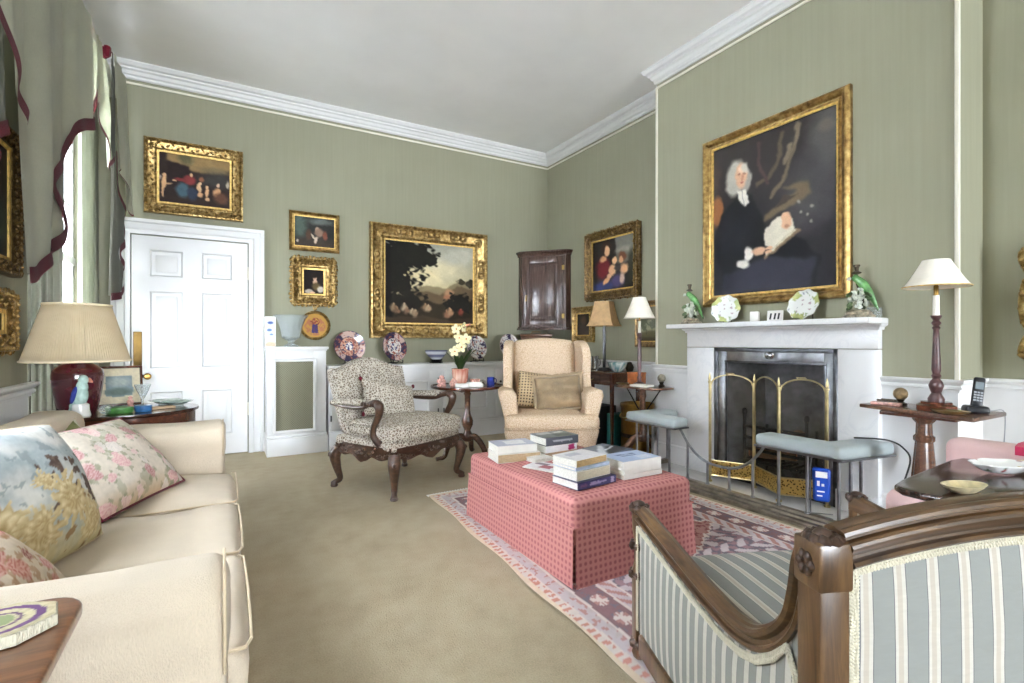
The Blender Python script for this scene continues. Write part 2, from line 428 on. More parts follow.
# cornice, picture bead, dado rail and skirting follow the walls
path = [(XR, REAR, 0), (XR, BY0, 0), (XB, BY0, 0), (XB, BY1, 0), (XR, BY1, 0), (XR, YB, 0), (XL, YB, 0), (XL, PY, 0), (XP, PY, 0), (XP, 2.55, 0), (XL, 2.55, 0), (XL, REAR, 0)]
def along(name, prof, z, pts, mat='white_paint', closed=False):
    # travelling with the room on the left: profile 'out' is negative of the sweep's right
    o = MB().sweep([(x, y, z) for x, y, _ in pts], [(-a, b) for a, b in prof], closed).build(name, mat, smooth=True, angle=30)
    return struct(o)
along('trim_1', [(0, -.135), (.012, -.135), (.02, -.125), (.02, -.105), (.035, -.095), (.045, -.07), (.062, -.06), (.062, -.045), (.085, -.035), (.1, -.012), (.105, -.012), (.105, 0), (0, 0)], ZC, path)
along('trim_2', [(0, -.009), (.01, -.009), (.01, .009), (0, .009)], ZBEAD, path, 'cream_paint')
DADO = [(0, -.06), (.012, -.06), (.014, -.045), (.026, -.04), (.026, -.028), (.018, -.02), (.034, -.008), (.04, 0), (.04, .012), (0, .012)]
SKIRT = [(0, 0), (.022, 0), (.022, .15), (.016, .165), (.016, .18), (.006, .19), (0, .19)]
DZ = .895
FIREL, FIRER = 1.54, 3.00           # outside edges of the marble surround
runA = [(XR, REAR, 0), (XR, BY0, 0), (XB, BY0, 0), (XB, FIREL, 0)]
runB = [(XB, FIRER, 0), (XB, BY1, 0), (XR, BY1, 0), (XR, YB, 0)]
runC = [(XL, 5.55, 0), (XL, 5.52, 0)]
runD = [(XP, PY, 0), (XP, 2.55, 0)]
n = 3
for r in (runA, runB, [(XL, PY, 0)]+runD):
    along('trim_%d' % n, DADO, DZ, r); n += 1
    along('trim_%d' % n, SKIRT, 0, r); n += 1
    along('trim_%d' % n, [(0, .19), (.003, .19), (.003, DZ-.055), (0, DZ-.055)], 0, r); n += 1   # white dado panelling
along('baseboard_back', SKIRT, 0, [(.34, YB, 0), (.36, YB, 0)])
for nm, x, y in (('trim_%d' % n, XB-.003, BY0), ('trim_%d' % (n+1), XB-.003, BY1)):               # beads on the two corners of the breast
    struct(MB().b2((x-.008, y-.011, DZ), (x+.012, y+.011, ZBEAD), .003).build(nm, 'cream_paint'))
n += 2

# ------------------------------------------------------------------ door
DX0, DX1, DH = -.717, .222, 2.10
def arch_prof(): return [(0, 0), (0, .03), (.03, .035), (.045, .022), (.1, .018), (.112, .03), (.135, .03), (.15, 0)]
m = MB()
A = [(DX0-.01, YB, 0), (DX0-.01, YB, DH+.012), (DX1+.01, YB, DH+.012), (DX1+.01, YB, 0)]
m.sweep(A, [(-a, b) for a, b in [(0, 0), (0, .04), (.035, .045), (.05, .03), (.1, .026), (.112, .045), (.14, .045), (.14, 0)]], up=(0, -1, 0))
struct(m.build('trim_%d' % n, 'white_paint', angle=25)); n += 1
m = MB(); yf = YB-.03; yb = YB+.0
m.b2((DX0, YB-.012, .012), (DX1, YB, DH))
rows = [(.20, .66), (.86, 1.60), (1.715, 1.985)]; st, mid = .125, .13
xa = [(DX0+st, (DX0+DX1)/2-mid/2), ((DX0+DX1)/2+mid/2, DX1-st)]
xs = [DX0, xa[0][0], xa[0][1], xa[1][0], xa[1][1], DX1]
for i in (0, 2, 4): m.b2((xs[i], yf, .012), (xs[i+1], yb, DH))
zs = [.012, rows[0][0], rows[0][1], rows[1][0], rows[1][1], rows[2][0], rows[2][1], DH]
for i in (0, 2, 4, 6):
    for a, b in xa: m.b2((a, yf, zs[i]), (b, yb, zs[i+1]))
door = struct(m.build('door_1', 'white_paint', smooth=False))
for a, b in xa:
    for z0, z1 in rows:
        m = MB(); m.b2((a+.055, YB-.024, z0+.055), (b-.055, YB-.012, z1-.055), .008)
        m.sweep([(a, YB-.012, z0), (b, YB-.012, z0), (b, YB-.012, z1), (a, YB-.012, z1)], [(0, .018), (-.012, .02), (-.022, .006), (-.026, 0)], True, up=(0, -1, 0))
        m.build('panel', 'white_paint', door)
m = MB(); m.b2((DX0+.012, YB-.036, .90), (DX0+.078, YB-.03, 1.21), .003); m.build('finger_plate', 'tarnished_brass', door)
m = MB(); m.lathe([(.022, 0), (.022, .006), (.01, .012), (.01, .04), (.027, .05), (.03, .062), (.02, .078), (0, .08)], seg=20); m.xf(Matrix.Translation((DX0+.125, YB-.03, .80)) @ Matrix.Rotation(PI/2, 4, 'X')); m.build('door_knob', 'old_brass', door)
for x in (.025, .078):
    m = MB(); m.lathe([(.017, 0), (.017, .006), (.008, .01), (0, .01)], seg=16); m.xf(Matrix.Translation((DX0+x, YB-.03, .80)) @ Matrix.Rotation(PI/2, 4, 'X')); m.build('escutcheon', 'bronze_dark', door)
for z in (1.74, .38):
    m = MB(); m.lathe([(.009, 0), (.009, .12), (.005, .128), (0, .13)], (DX1+.004, YB-.036, z), 10); m.build('hinge', 'cream_paint', door)
# ------------------------------------------------------------------ fireplace
fp = thing('fireplace', 'white veined marble fireplace with steel register and open grate', 'fireplace', (XB, (FY0+FY1)/2, 0))
oy = (FY0+FY1)/2
def F(lo, hi, r=.003): return MB().b2((lo[0]-XB, lo[1]-oy, lo[2]), (hi[0]-XB, hi[1]-oy, hi[2]), r)
XJ = 3.478
for y0, y1 in ((FIREL, FY0), (FY1, FIRER)):
    m = F((XJ, y0, .03), (XB, y1, FZ)); e = F((XJ-.014, y0-.008, .03), (XB, y1+.008, .16)); m.merge(e.bm); m.build('jamb', 'marble', fp)
m = F((XJ, FIREL, FZ+.004), (XB, FIRER, 1.205)); m.build('frieze', 'marble', fp)
m = MB(); m.sweep([(XB-XB, FIREL-.0-oy, 1.205), (XJ-XB, FIREL-oy, 1.205), (XJ-XB, FIRER-oy, 1.205), (0, FIRER-oy, 1.205)], [(0, -.012), (-.010, -.012), (-.013, .004), (-.028, .014), (-.032, .024), (0, .024)]); m.build('bed_mould', 'marble', fp)
m = F((3.285, 1.505, 1.228), (XB, 3.06, 1.265), .008); m.build('mantel_shelf', 'marble', fp)
m = F((3.14, 1.60, 0), (XB+.01, 3.22, .028)); m.build('hearth_slab', 'marble', fp)
OY0, OY1, OZ = 1.875, 2.62, .955
m = F((3.50, FY0, .028), (3.53, OY0, FZ)); m.merge(F((3.50, OY1, .028), (3.53, FY1, FZ)).bm); m.merge(F((3.50, OY0, OZ), (3.53, OY1, FZ)).bm)
m.build('register_frame', 'steel', fp)
m = F((3.49, FY0+.0, .028), (3.50, FY0+.035, FZ), .002); m.merge(F((3.49, FY1-.035, .028), (3.50, FY1, FZ), .002).bm); m.merge(F((3.49, FY0, FZ-.03), (3.50, FY1, FZ), .002).bm)
m.merge(F((3.493, OY0-.02, OZ), (3.505, OY1+.02, OZ+.016), .003).bm); m.merge(F((3.493, OY0-.018, .03), (3.505, OY0, OZ), .003).bm); m.merge(F((3.493, OY1, .03), (3.505, OY1+.018, OZ), .003).bm)
m.build('register_moulding', 'dark_steel', fp)
m = MB(); m.lathe([(.026, 0), (.026, .006), (.014, .012), (.014, .025), (.024, .034), (.026, .045), (.016, .058), (0, .06)], seg=20); m.xf(Matrix.Translation((3.50-XB, 2.245-oy, 1.018)) @ Matrix.Rotation(-PI/2, 4, 'Y')); m.build('damper_knob', 'silver', fp)
m = MB(); cheek = [(3.51, OY1, 0), (3.80, OY1-.13, 0), (3.80, OY0+.13, 0), (3.51, OY0, 0)]
for a, b in zip(cheek, cheek[1:]):
    m.quad((a[0]-XB, a[1]-oy, .028), (b[0]-XB, b[1]-oy, .028), (b[0]-XB, b[1]-oy, 1.05), (a[0]-XB, a[1]-oy, 1.05))
m.quad((3.51-XB, OY1-oy, 1.05), (3.51-XB, OY0-oy, 1.05), (3.80-XB, OY0+.13-oy, 1.05), (3.80-XB, OY1-.13-oy, 1.05))
m.quad((3.50-XB, OY1-oy, .03), (3.50-XB, OY0-oy, .03), (3.80-XB, OY0+.13-oy, .03), (3.80-XB, OY1-.13-oy, .03))
m.build('firebox', 'soot', fp, smooth=False, recalc=False)
# basket grate
gr = thing('fire_grate', 'black iron basket grate standing in the fireplace opening', 'grate', (3.63, 2.25, .03)); gr.scale = (1, 1, 1.45)
m = MB()
for z in (.12, .18, .24, .30): m.tube([(-.09, -.24, z), (-.11, 0, z), (-.09, .24, z)], .008, 6)
for y in (-.24, .24): m.tube([(-.09, y, 0), (-.09, y, .36)], .012, 8); m.ball((-.09, y, .375), .02, 10); m.tube([(.12, y*.8, 0), (.12, y*.8, .3)], .01, 6); m.tube([(-.09, y, .12), (.12, y*.8, .12)], .008, 6)
for k in range(7): y = -.2+k*.066; m.tube([(-.1, y, .115), (.12, y*.8, .115)], .008, 6)
m.build('basket', 'blacked_iron', gr)
m = MB()
for y in (-.2, .2): m.b2((-.12, y-.02, 0), (.1, y+.02, .02), .004)
m.build('feet', 'blacked_iron', gr)
lg = None
for i, (y, z, a, r, lab) in enumerate([(-.13, .40, .52-PI/2, .05, 'split log with a pale cut end lying in the fire grate'), (.06, .34, -.35, .04, 'bark covered log lying across the others in the fire grate'), (.1, .25, .5, .035, 'thin charred log lying at the back of the fire grate')]):
    t = thing('log', lab, 'log', (3.63+(.05 if i == 2 else 0), 2.25+y, z), a+PI/2, 'logs in the grate')
    m = MB(); m.lathe([(r*.9, -.16), (r, -.1), (r*1.04, .05), (r*.95, .16)], seg=14); m.warp(lambda c: (c.x+.006*math.sin(c.z*30), c.y, c.z)); m.xf(Matrix.Rotation(PI/2, 4, 'Y')); m.build('bark', 'bark', t)
    for s in (-1, 1):
        m = MB(); m.lathe([(r*.86, -.002), (r*.86, .002)], seg=14); m.xf(Matrix.Translation((s*.162, 0, 0)) @ Matrix.Rotation(PI/2, 4, 'Y')); m.build('cut_end', 'orange_wood', t)

# ------------------------------------------------------------------ club fender
fd = thing('club_fender', 'steel club fender with pale blue padded corner seats round the hearth', 'fender', (3.12, 2.41, 0))
fx, fyy = 3.12, 2.41
m = MB(); K = [(.40, 3.235-fyy, .0), (0, 3.235-fyy, 0), (0, 1.585-fyy, 0), (.40, 1.585-fyy, 0)]
prof = [(-.02, .0), (.10, 0), (.10, .014), (.088, .02), (.085, .03), (.06, .034), (.052, .046), (.03, .05), (.022, .062), (-.02, .062), (-.02, 0)]
m.sweep(K, prof)
m.xf(Matrix.Translation((0, 0, .0)))
m.build('kerb', 'worn_steel', fd, angle=25)
pz = .44
posts = [(0, y) for y in np.arange(1.585, 3.24, .1833)] + [(x, y) for y in (1.585, 3.235) for x in (.13, .25, .37)]
def dip(y):                        # the rail swoops down between the two seats
    a, b = 2.04, 2.76
    t = (y-a)/(b-a); 
    if t <= 0 or t >= 1: return pz
    return .215 + (pz-.215)*abs(2*t-1)**2.6
for x, y in posts:
    top = dip(y) if x == 0 else pz
    m = MB(); m.lathe([(.016, .06), (.016, .068), (.0095, .075), (.0095, top-.008), (.013, top-.004), (.013, top)], (x, y-fyy, 0), 10); m.build('post', 'steel', fd)
m = MB(); m.tube([(0, y-fyy, dip(y)) for y in np.linspace(2.03, 2.77, 33)], .010, 8, flat=1); m.build('rail', 'steel', fd)
for nm, poly in (('near', [(3.035, 1.525), (3.49, 1.45), (3.50, 1.65), (3.215, 1.69), (3.205, 2.07), (3.035, 2.07)]), ('far', [(3.035, 2.745), (3.205, 2.745), (3.205, 3.10), (3.50, 3.11), (3.50, 3.29), (3.035, 3.29)])):
    m = MB(); m.prism([(x-fx, y-fyy) for x, y in poly], pz, pz+.075, 'z', .028, 4); m.build('padded_seat', 'blue_pad', fd, angle=60)
    m = MB(); m.prism([(x-fx+.0, y-fyy) for x, y in poly], pz-.008, pz+.004, 'z'); m.build('seat_rail', 'steel', fd, smooth=False)

# ------------------------------------------------------------------ folding brass screen
k = NT('screen_mesh', .5, .6); tr = k.n('ShaderNodeBsdfTransparent'); mx = k.n('ShaderNodeMixShader'); k.color((96, 84, 56)); mx.inputs[0].default_value = .14
k.l(tr.outputs[0], mx.inputs[1]); k.l(k.b.outputs[0], mx.inputs[2]); k.l(mx.outputs[0], k.t.nodes['Material Output'].inputs['Surface'])
sc = thing('fire_screen', 'folding brass fire screen with arched mesh panels before the hearth', 'fire screen', (3.36, 2.25, .03))
SP = [(3.30, 2.625), (3.44, 2.34), (3.285, 2.055), (3.45, 1.825)]
for i, (a, b) in enumerate(zip(SP, SP[1:])):
    a = Vector((a[0]-3.36, a[1]-2.25, 0)); b = Vector((b[0]-3.36, b[1]-2.25, 0)); d = (b-a); L = d.length; d.normalize()
    a2 = a+d*.008; b2 = b-d*.008
    zt, rise = .75, .085
    arc = [a2.lerp(b2, t)+Vector((0, 0, zt+rise*math.sqrt(max(0, 1-(2*t-1)**2)))) for t in np.linspace(0, 1, 25)]
    m = MB(); m.tube([a2+Vector((0, 0, .05))]+arc+[b2+Vector((0, 0, .05))], .006, 8); m.tube([a2+Vector((0, 0, .05)), b2+Vector((0, 0, .05))], .006, 8); m.tube([a2+Vector((0, 0, .165)), b2+Vector((0, 0, .165))], .005, 8)
    if i != 1: 
        c = a2.lerp(b2, .5)+Vector((0, 0, zt+rise)); m.tube([c-d*.025, c-d*.025+Vector((-.02, 0, .012)), c+d*.025+Vector((-.02, 0, .012)), c+d*.025], .004, 6)
    fr = m.build('panel_frame', 'brass', sc)
    m = MB(); nrm = Vector((0, 0, 1)).cross(d)
    for z0, z1, mat, nm in ((.052, .163, 'pierced_brass', 'pierced_band'),):
        o = nrm*.0015; m.box(a2.lerp(b2, .5)+Vector((0, 0, (z0+z1)/2)), (L-.02, .002, z1-z0), rot=math.atan2(d.y, d.x)); m.build(nm, mat, fr)
    m = MB(); base = [a2.lerp(b2, t)+Vector((0, 0, .167)) for t in np.linspace(0, 1, 25)]
    m.bm.faces.new([m.bm.verts.new(p) for p in base+arc[::-1]]); m.build('mesh', 'screen_mesh', fr)
for p in SP:
    x, y = p[0]-3.36, p[1]-2.25
    m = MB(); m.lathe([(.02, 0), (.02, .012), (.009, .018), (.009, .765), (.014, .77), (.014, .778), (.008, .785), (.011, .80), (.008, .815), (.003, .845), (0, .847)], (x, y, 0), 12); m.build('post', 'brass', sc)

# blue packet on its wire stand, the stacking rack, and the cable over the seat
t = thing('blue_packet', 'bright blue packet with white print hung on wire by fire screen', 'packet', (3.235, 1.745, .028), math.radians(-62)); t.scale = (1.2, 1.1, 1.05)
m = MB(); m.box((0, 0, .19), (.085, .035, .2), .016, 3, taper=.9); m.build('packet', 'blue_packet', t)
for a, b in (((-.026, .235), (.026, .27)), ((-.02, .185), (-.008, .215)), ((.0, .185), (.012, .2)), ((-.02, .15), (.014, .157)), ((-.02, .125), (.004, .132))): MB().b2((a[0], -.0195, a[1]), (b[0], -.0178, b[1])).build('printed_mark', 'paper_white', t, smooth=False)
m = MB(); m.tube(spline([(-.05, .03, .0), (-.05, .03, .3), (-.03, .03, .345), (.03, .03, .345), (.045, .03, .32), (.045, .03, .29)], 6), .004, 6); m.tube([(-.05, .03, .004), (.05, -.03, .004)], .004, 6); m.tube([(-.05, .03, .004), (.05, .06, .004)], .004, 6); m.build('wire_stand', 'steel', t)
o = MB().tube(spline([(3.40, 1.64, .522), (3.45, 1.545, .527), (3.48, 1.475, .522), (3.497, 1.42, .49), (3.503, 1.385, .42), (3.49, 1.42, .25), (3.478, 1.43, .1), (3.47, 1.41, .006), (3.45, 1.33, .006)], 8), .005, 8).build('cable', 'cable_black'); tag(o, 'black cable trailing over the end of the padded fender seat', 'cable')

# ------------------------------------------------------------------ on the mantel shelf
MZ = 1.266
def parrot(lab, y, rz, h):
    t = thing('parrot_candlestick', lab, 'candlestick', (3.40, y, MZ), rz, 'parrot candlesticks on the mantel')
    m = MB(); m.lathe([(.07, 0), (.075, .012), (.06, .022), (.062, .03), (.045, .045), (0, .05)], seg=20, sx=1.1, sy=.75); m.build('gilt_base', 'rock_glaze', t)
    m = MB()
    random.seed(11)
    for k in range(26):
        a = random.uniform(0, 2*PI); zz = random.uniform(.04, .17); rr = random.uniform(.005, .05)*(1.1-zz*3)
        m.ball((rr*math.cos(a)*1.2-.005, rr*math.sin(a), zz), random.uniform(.009, .018), 8, jit=.5)
    m.build('blossom', 'parrot_white', t)
    m = MB()
    for k in range(12):
        a = random.uniform(0, 2*PI); zz = random.uniform(.05, .15)
        m.ball((.055*math.cos(a), .045*math.sin(a), zz), (.022, .006, .012), 8, Matrix.Rotation(a, 4, 'Z') @ Matrix.Rotation(.6, 4, 'Y'))
    m.build('leaves', 'leaf_green', t)
    m = MB()                      # the bird leans from upper left down to the long tail at right
    P = spline([(-.03, 0, .245), (-.018, 0, .235), (.008, 0, .21), (.035, 0, .17), (.058, 0, .125), (.078, 0, .075), (.09, 0, .04)], 5); R = [interp([0, .12, .22, .4, .6, .8, 1], [.013, .02, .019, .026, .02, .01, .004], i/(len(P)-1)) for i in range(len(P))]
    m.tube(P, R, 12); m.build('parrot', 'parrot_green', t)
    m = MB(); m.lathe([(.008, 0), (.012, .012), (.003, .024)], seg=8); m.xf(Matrix.Translation((-.04, 0, .238)) @ Matrix.Rotation(-2.2, 4, 'Y')); m.build('beak', 'parrot_white', t)
    m = MB(); m.tube(spline([(.0, .03, .0), (.02, .035, .1), (-.01, .03, .2), (-.012, .005, .262)], 6), .006, 8); m.lathe([(.008, .255), (.024, .262), (.024, .268), (.010, .276), (.012, .30), (.017, .302), (.017, .312), (.010, .312)], (-.012, 0, 0), 14); m.build('candle_holder', 'bronze_dark', t)
    t.scale = (h/.31,)*3
parrot('green parrot candlestick at the far end of the mantel by chimney edge', 2.89, math.radians(-62), .33)
parrot('green parrot candlestick on the mantel before the portrait frame corner', 1.61, math.radians(-65), .325)
def scallop_plate(lab, x, y, rz, tilt, r):
    t = thing('china_plate', lab, 'plate', (x, y, MZ), rz, 'white plates on the mantel')
    m = MB()
    def fn(u, v):
        a = 2*PI*u; rr = r*v*(1+.045*math.cos(9*a)*v**3); z = .012*(max(0, v-.62)/.38)**1.3
        return (rr*math.cos(a), rr*math.sin(a), z)
    m.grid(fn, 54, 12, closeu=True)
    b = m.bm; bmesh.ops.remove_doubles(b, verts=b.verts[:], dist=1e-5); bmesh.ops.recalc_face_normals(b, faces=b.faces[:]); bmesh.ops.solidify(b, geom=b.faces[:], thickness=.005)
    o = m.build('plate', 'glaze', t)
    def pc(c):
        rr = math.hypot(c.x, c.y)/r; a = math.atan2(c.y, c.x)
        k = fbm(c.x, c.y, lab.count('a'), 26, 3)
        if rr > .66+.1*k and math.sin(3*a+.6+k) > .45: return mixc((150, 164, 104), (196, 196, 132), k+.5)
        if fbm(c.x, c.y, 9, 36, 2) > .5: return (176, 156, 160) if rr < .6 else (150, 170, 130)
        if fbm(c.x, c.y, 14, 40, 2) > .55: return (150, 152, 166)
        return (230, 232, 228)
    paint(o, pc)
    # stand the plate up: local z becomes horizontal
    o.matrix_local = Matrix.Translation((0, 0, r*math.cos(tilt)+.002)) @ Matrix.Rotation(PI/2-tilt, 4, 'X')
    m = MB()
    for s in (-1, 1): m.tube([(s*.03, -.045, .004), (s*.03, -.03, .004), (s*.03, .05, .004), (s*.03, .045, .09)], .003, 6)
    m.build('plate_stand', 'bronze_dark', t)
# local -y faces the viewer once stood up
scallop_plate('round white china plate on mantel nearest the far parrot candlestick', 3.42, 2.57, math.radians(-66), .2, .108)
scallop_plate('tilted white china plate on mantel right of the little picture card', 3.43, 1.965, math.radians(-92), .35, .108)
t = MB().box((3.40, 2.31, MZ+.037), (.03, .06, .074), .003, rot=math.radians(12)).build('trinket_box', 'paper_white'); tag(t, 'small plain white box standing on the mantel shelf', 'box')
t = thing('picture_card', 'small white card showing dark strokes between box and tilted plate', 'card', (3.42, 2.165, MZ), math.radians(-82))
m = MB(); m.box((0, 0, .038), (.11, .004, .076), 0, rot=Matrix.Rotation(-.12, 4, 'X')); m.build('card', 'paper_white', t, smooth=False)
m = MB(); [m.box((x, -.0045+.0, .034), (.012, .001, .045), 0, rot=Matrix.Rotation(-.12, 4, 'X') @ Matrix.Rotation(.15, 4, 'Y')) for x in (-.03, 0, .026)]; m.build('print', 'black_card', t, smooth=False)
t = MB().box((3.462, 1.555, MZ+.032), (.07, .06, .064), .006).build('glass_block', 'clear_glass'); tag(t, 'square clear glass block at the near end of the mantel', 'glass')
# ------------------------------------------------------------------ painted surfaces (u to the right, v downwards, both 0..1)
WARP = .0085
def art(nu, nv, aspect, base, shapes, seed=1, mott=.06):
    """aspect = height/width; returns an (nv+1, nu+1, 3) array of sRGB colours"""
    u, v = np.meshgrid(np.linspace(0, 1, nu+1), np.linspace(0, 1, nv+1))
    rs = np.random.RandomState(seed)
    if callable(base): img = base(u, v)
    else: img = np.ones(u.shape+(3,))*np.array(base, float)
    wob = np.zeros_like(u)
    u0, v0 = u, v
    def sm(f): return np.sin(u0*f+rs.rand()*9+1.7*np.sin(v0*f*.8+rs.rand()*6))*np.sin(v0*f*aspect+rs.rand()*9+1.3*np.sin(u0*f*.6))
    wr = WARP
    u = u+wr*(sm(14)+.7*sm(29)+.5*sm(61)); v = v+wr*(sm(13)+.7*sm(31)+.5*sm(57))/aspect
    for f in (9, 17, 31): wob += np.sin(u*f*1.3+rs.rand()*9+2*np.sin(v*f*.7+rs.rand()*6))*np.sin(v*f*aspect+rs.rand()*9)/3
    for s in shapes:
        kind, col, soft = s[0], np.array(s[1], float), s[2]
        if kind == 'e':
            cx, cy, rx, ry = s[3:7]; a = s[7] if len(s) > 7 else 0
            x = u-cx; y = (v-cy)*aspect; c, si = math.cos(a), math.sin(a)
            d = np.sqrt(((x*c+y*si)/rx)**2+((-x*si+y*c)/(ry*aspect))**2)
            al = np.clip((1+wob*.18*soft-d)/max(soft, .02)+.5, 0, 1)
        elif kind == 'p':
            P = s[3]; ins = np.zeros(u.shape, bool); uu = u+wob*.008*soft; vv = v
            for (x0, y0), (x1, y1) in zip(P, P[1:]+P[:1]):
                if y0 == y1: continue
                hit = ((vv < y0) != (vv < y1)) & (uu < (x1-x0)*(vv-y0)/(y1-y0)+x0); ins ^= hit
            al = ins.astype(float)
            for _ in range(int(soft*6)): al = (al+np.roll(al, 1, 0)+np.roll(al, -1, 0)+np.roll(al, 1, 1)+np.roll(al, -1, 1))/5
        elif kind == 'l':            # brush stroke along a polyline, width s[4]
            d = np.full(u.shape, 9.)
            for (x0, y0), (x1, y1) in zip(s[3], s[3][1:]):
                dx, dy = x1-x0, (y1-y0)*aspect; L = dx*dx+dy*dy+1e-9
                t = np.clip(((u-x0)*dx+(v-y0)*aspect*dy)/L, 0, 1); d = np.minimum(d, np.hypot(u-x0-t*dx, (v-y0)*aspect-t*dy))
            al = np.clip((s[4]-d)/(s[4]*max(soft, .1))+.3, 0, 1)
        elif kind == 'n':            # ragged foliage inside an ellipse
            cx, cy, rx, ry = s[3:7]; x = (u-cx)/rx; y = (v-cy)/ry
            r = np.zeros_like(u)
            for f in (14, 33, 71): r += np.sin(u*f+rs.rand()*9+np.sin(v*f))*np.sin(v*f*aspect+rs.rand()*9)
            al = np.clip((1-np.hypot(x, y)+r*.2)/.22, 0, 1)
        al = (al*(s[8] if kind == 'e' and len(s) > 8 else 1))[..., None]
        img = img*(1-al)+col*al
    img = img*(1+mott*(wob+rs.randn(*u.shape)*.35)[..., None])
    return np.clip(img, 0, 255)
def art_mesh(name, w, h, img, mat, parent, y=0, M=None):
    """flat painted rectangle facing -y, centred, as a grid mesh"""
    nv, nu = img.shape[0]-1, img.shape[1]-1
    V = [((i/nu-.5)*w, y, (.5-j/nv)*h) for j in range(nv+1) for i in range(nu+1)]
    Fc = [(j*(nu+1)+i, (j+1)*(nu+1)+i, (j+1)*(nu+1)+i+1, j*(nu+1)+i+1) for j in range(nv) for i in range(nu)]
    me = bpy.data.meshes.new(name); me.from_pydata(V, [], Fc); me.update(); me.materials.append(MATS[mat])
    c = img.reshape(-1, 3)/255; L = np.where(c <= .04045, c/12.92, ((c+.055)/1.055)**2.4)
    at = me.color_attributes.new(name='Col', type='FLOAT_COLOR', domain='POINT')
    at.data.foreach_set('color', np.hstack([L, np.ones((len(L), 1))]).astype(np.float32).ravel())
    me.polygons.foreach_set('use_smooth', [True]*len(me.polygons))
    o = bpy.data.objects.new(name, me); COL.objects.link(o)
    if parent: o.parent = parent
    if M is not None: o.matrix_local = M
    return o

def picture(label, loc, rz, w, h, fw, img, style='carved', gilt='gilt', depth=.05, lean=0, cat='painting', group=None, hollow=.7):
    """w, h outside the frame; loc is the centre on the wall"""
    t = thing('framed_painting', label, cat, loc, rz, group)
    if lean: t.rotation_euler = (lean, 0, rz)
    iw, ih = w-2*fw, h-2*fw
    p = [(-iw/2, 0, -ih/2), (iw/2, 0, -ih/2), (iw/2, 0, ih/2), (-iw/2, 0, ih/2)]
    d = depth
    if style == 'plain': prof = [(0, .012), (0, .55*d), (.12*fw, .62*d), (.2*fw, .5*d), (.3*fw, .5*d), (.45*fw, .8*d), (.7*fw, d), (.85*fw, d*.92), (fw, d*.6), (fw, .004)]
    else: prof = [(0, .012), (0, .5*d), (.08*fw, .58*d), (.14*fw, .46*d), (.26*fw, .46*d), (.4*fw, hollow*d*.8), (.6*fw, hollow*d), (.74*fw, d*.82), (.86*fw, d), (.96*fw, d*.95), (fw, d*.7), (fw, .004)]
    m = MB(); m.sweep(p, prof, True, up=(0, -1, 0)); fr = m.build('frame', gilt, t, angle=30)
    m = MB(); s = min(.018, fw*.22); m.sweep([(a+math.copysign(-.0, a), -.012, b) for a, _, b in p], [(0, .0), (-s, 0), (-s, .01), (0, .012)], True, up=(0, -1, 0)); m.build('slip', 'gilt_slip', t)
    if style in ('carved', 'swept', 'cartouche'):
        m = MB(); random.seed(int(w*1000)+int(h*777)); rr = fw*.13
        per = [((-w/2, -h/2), (w/2, -h/2)), ((w/2, -h/2), (w/2, h/2)), ((w/2, h/2), (-w/2, h/2)), ((-w/2, h/2), (-w/2, -h/2))]
        for (x0, z0), (x1, z1) in per:
            L = math.hypot(x1-x0, z1-z0); dx, dz = (x1-x0)/L, (z1-z0)/L; nx, nz = -dz, dx
            q = lambda s_, o: (x0+dx*s_+nx*o, z0+dz*s_+nz*o)
            cnt = max(5, int(L/(fw*.42)))
            for k in range(cnt+1):
                s_ = fw*.3+(L-fw*.6)*k/cnt
                if style == 'cartouche':
                    m.ball((*[q(s_, fw*.1)[0]], -d*.93, q(s_, fw*.1)[1]), (rr*.55, rr*.5, rr*.55), 6)
                else:
                    o = fw*(.62+.2*math.sin(k*2.1)); x, z = q(s_, o)
                    m.ball((x, -d*.8, z), (rr*1.5, rr*.8, rr*.7), 8, Matrix.Rotation(math.atan2(dz, dx)+.7*(-1)**k, 4, 'Y'), .3)
                    x, z = q(s_, fw*.16); m.ball((x, -d*.95, z), (rr*.9, rr*.8, rr*.9), 8, None, .3)
                    if style == 'swept':
                        x, z = q(s_, -fw*.03+fw*.06*math.sin(k*1.9)); m.ball((x, -d*.6, z), (rr*1.3, rr, rr*1.3), 8, None, .4)
            if style == 'cartouche':
                for f in (.5,) if L < 1 else (.27, .5, .73) if L > 1.4 else (.33, .66):
                    m2 = MB()
                    for dx_ in (-1, 0, 1):
                        x, z = q(L*f+dx_*fw*.42, fw*.5); m2.ball((x, -d*.72, z), (fw*.2, d*.22, fw*.2), 10)
                        if dx_: m2.tube([(x+fw*.22*math.cos(a), -d*.74, z+fw*.3*math.sin(a)) for a in np.linspace(0, 2*PI, 13)[:-1]], fw*.05, 6, True)
                    m2.build('cartouche', gilt, fr, angle=60)
            mc = MB()
            for a in (.25, .78, 1.3):
                x, z = x0+dx*fw*.55+nx*fw*.5, z0+dz*fw*.55+nz*fw*.5
                an = math.atan2(dz, dx)+a
                mc.ball((x+math.cos(an)*fw*.3, -d*.85, z+math.sin(an)*fw*.3), (fw*.3, d*.16, fw*.12), 8, Matrix.Rotation(-an, 4, 'Y'))
            mc.build('corner_leaf', gilt, fr, angle=60)
        m.build('carving', gilt, fr, angle=60)
    art_mesh('canvas', iw, ih, img, 'oil_paint', t, y=-.014)
    return t
E_ = lambda col, cx, cy, rx, ry, soft=.5, a=0, al=1: ('e', col, soft, cx, cy, rx, ry, a, al)

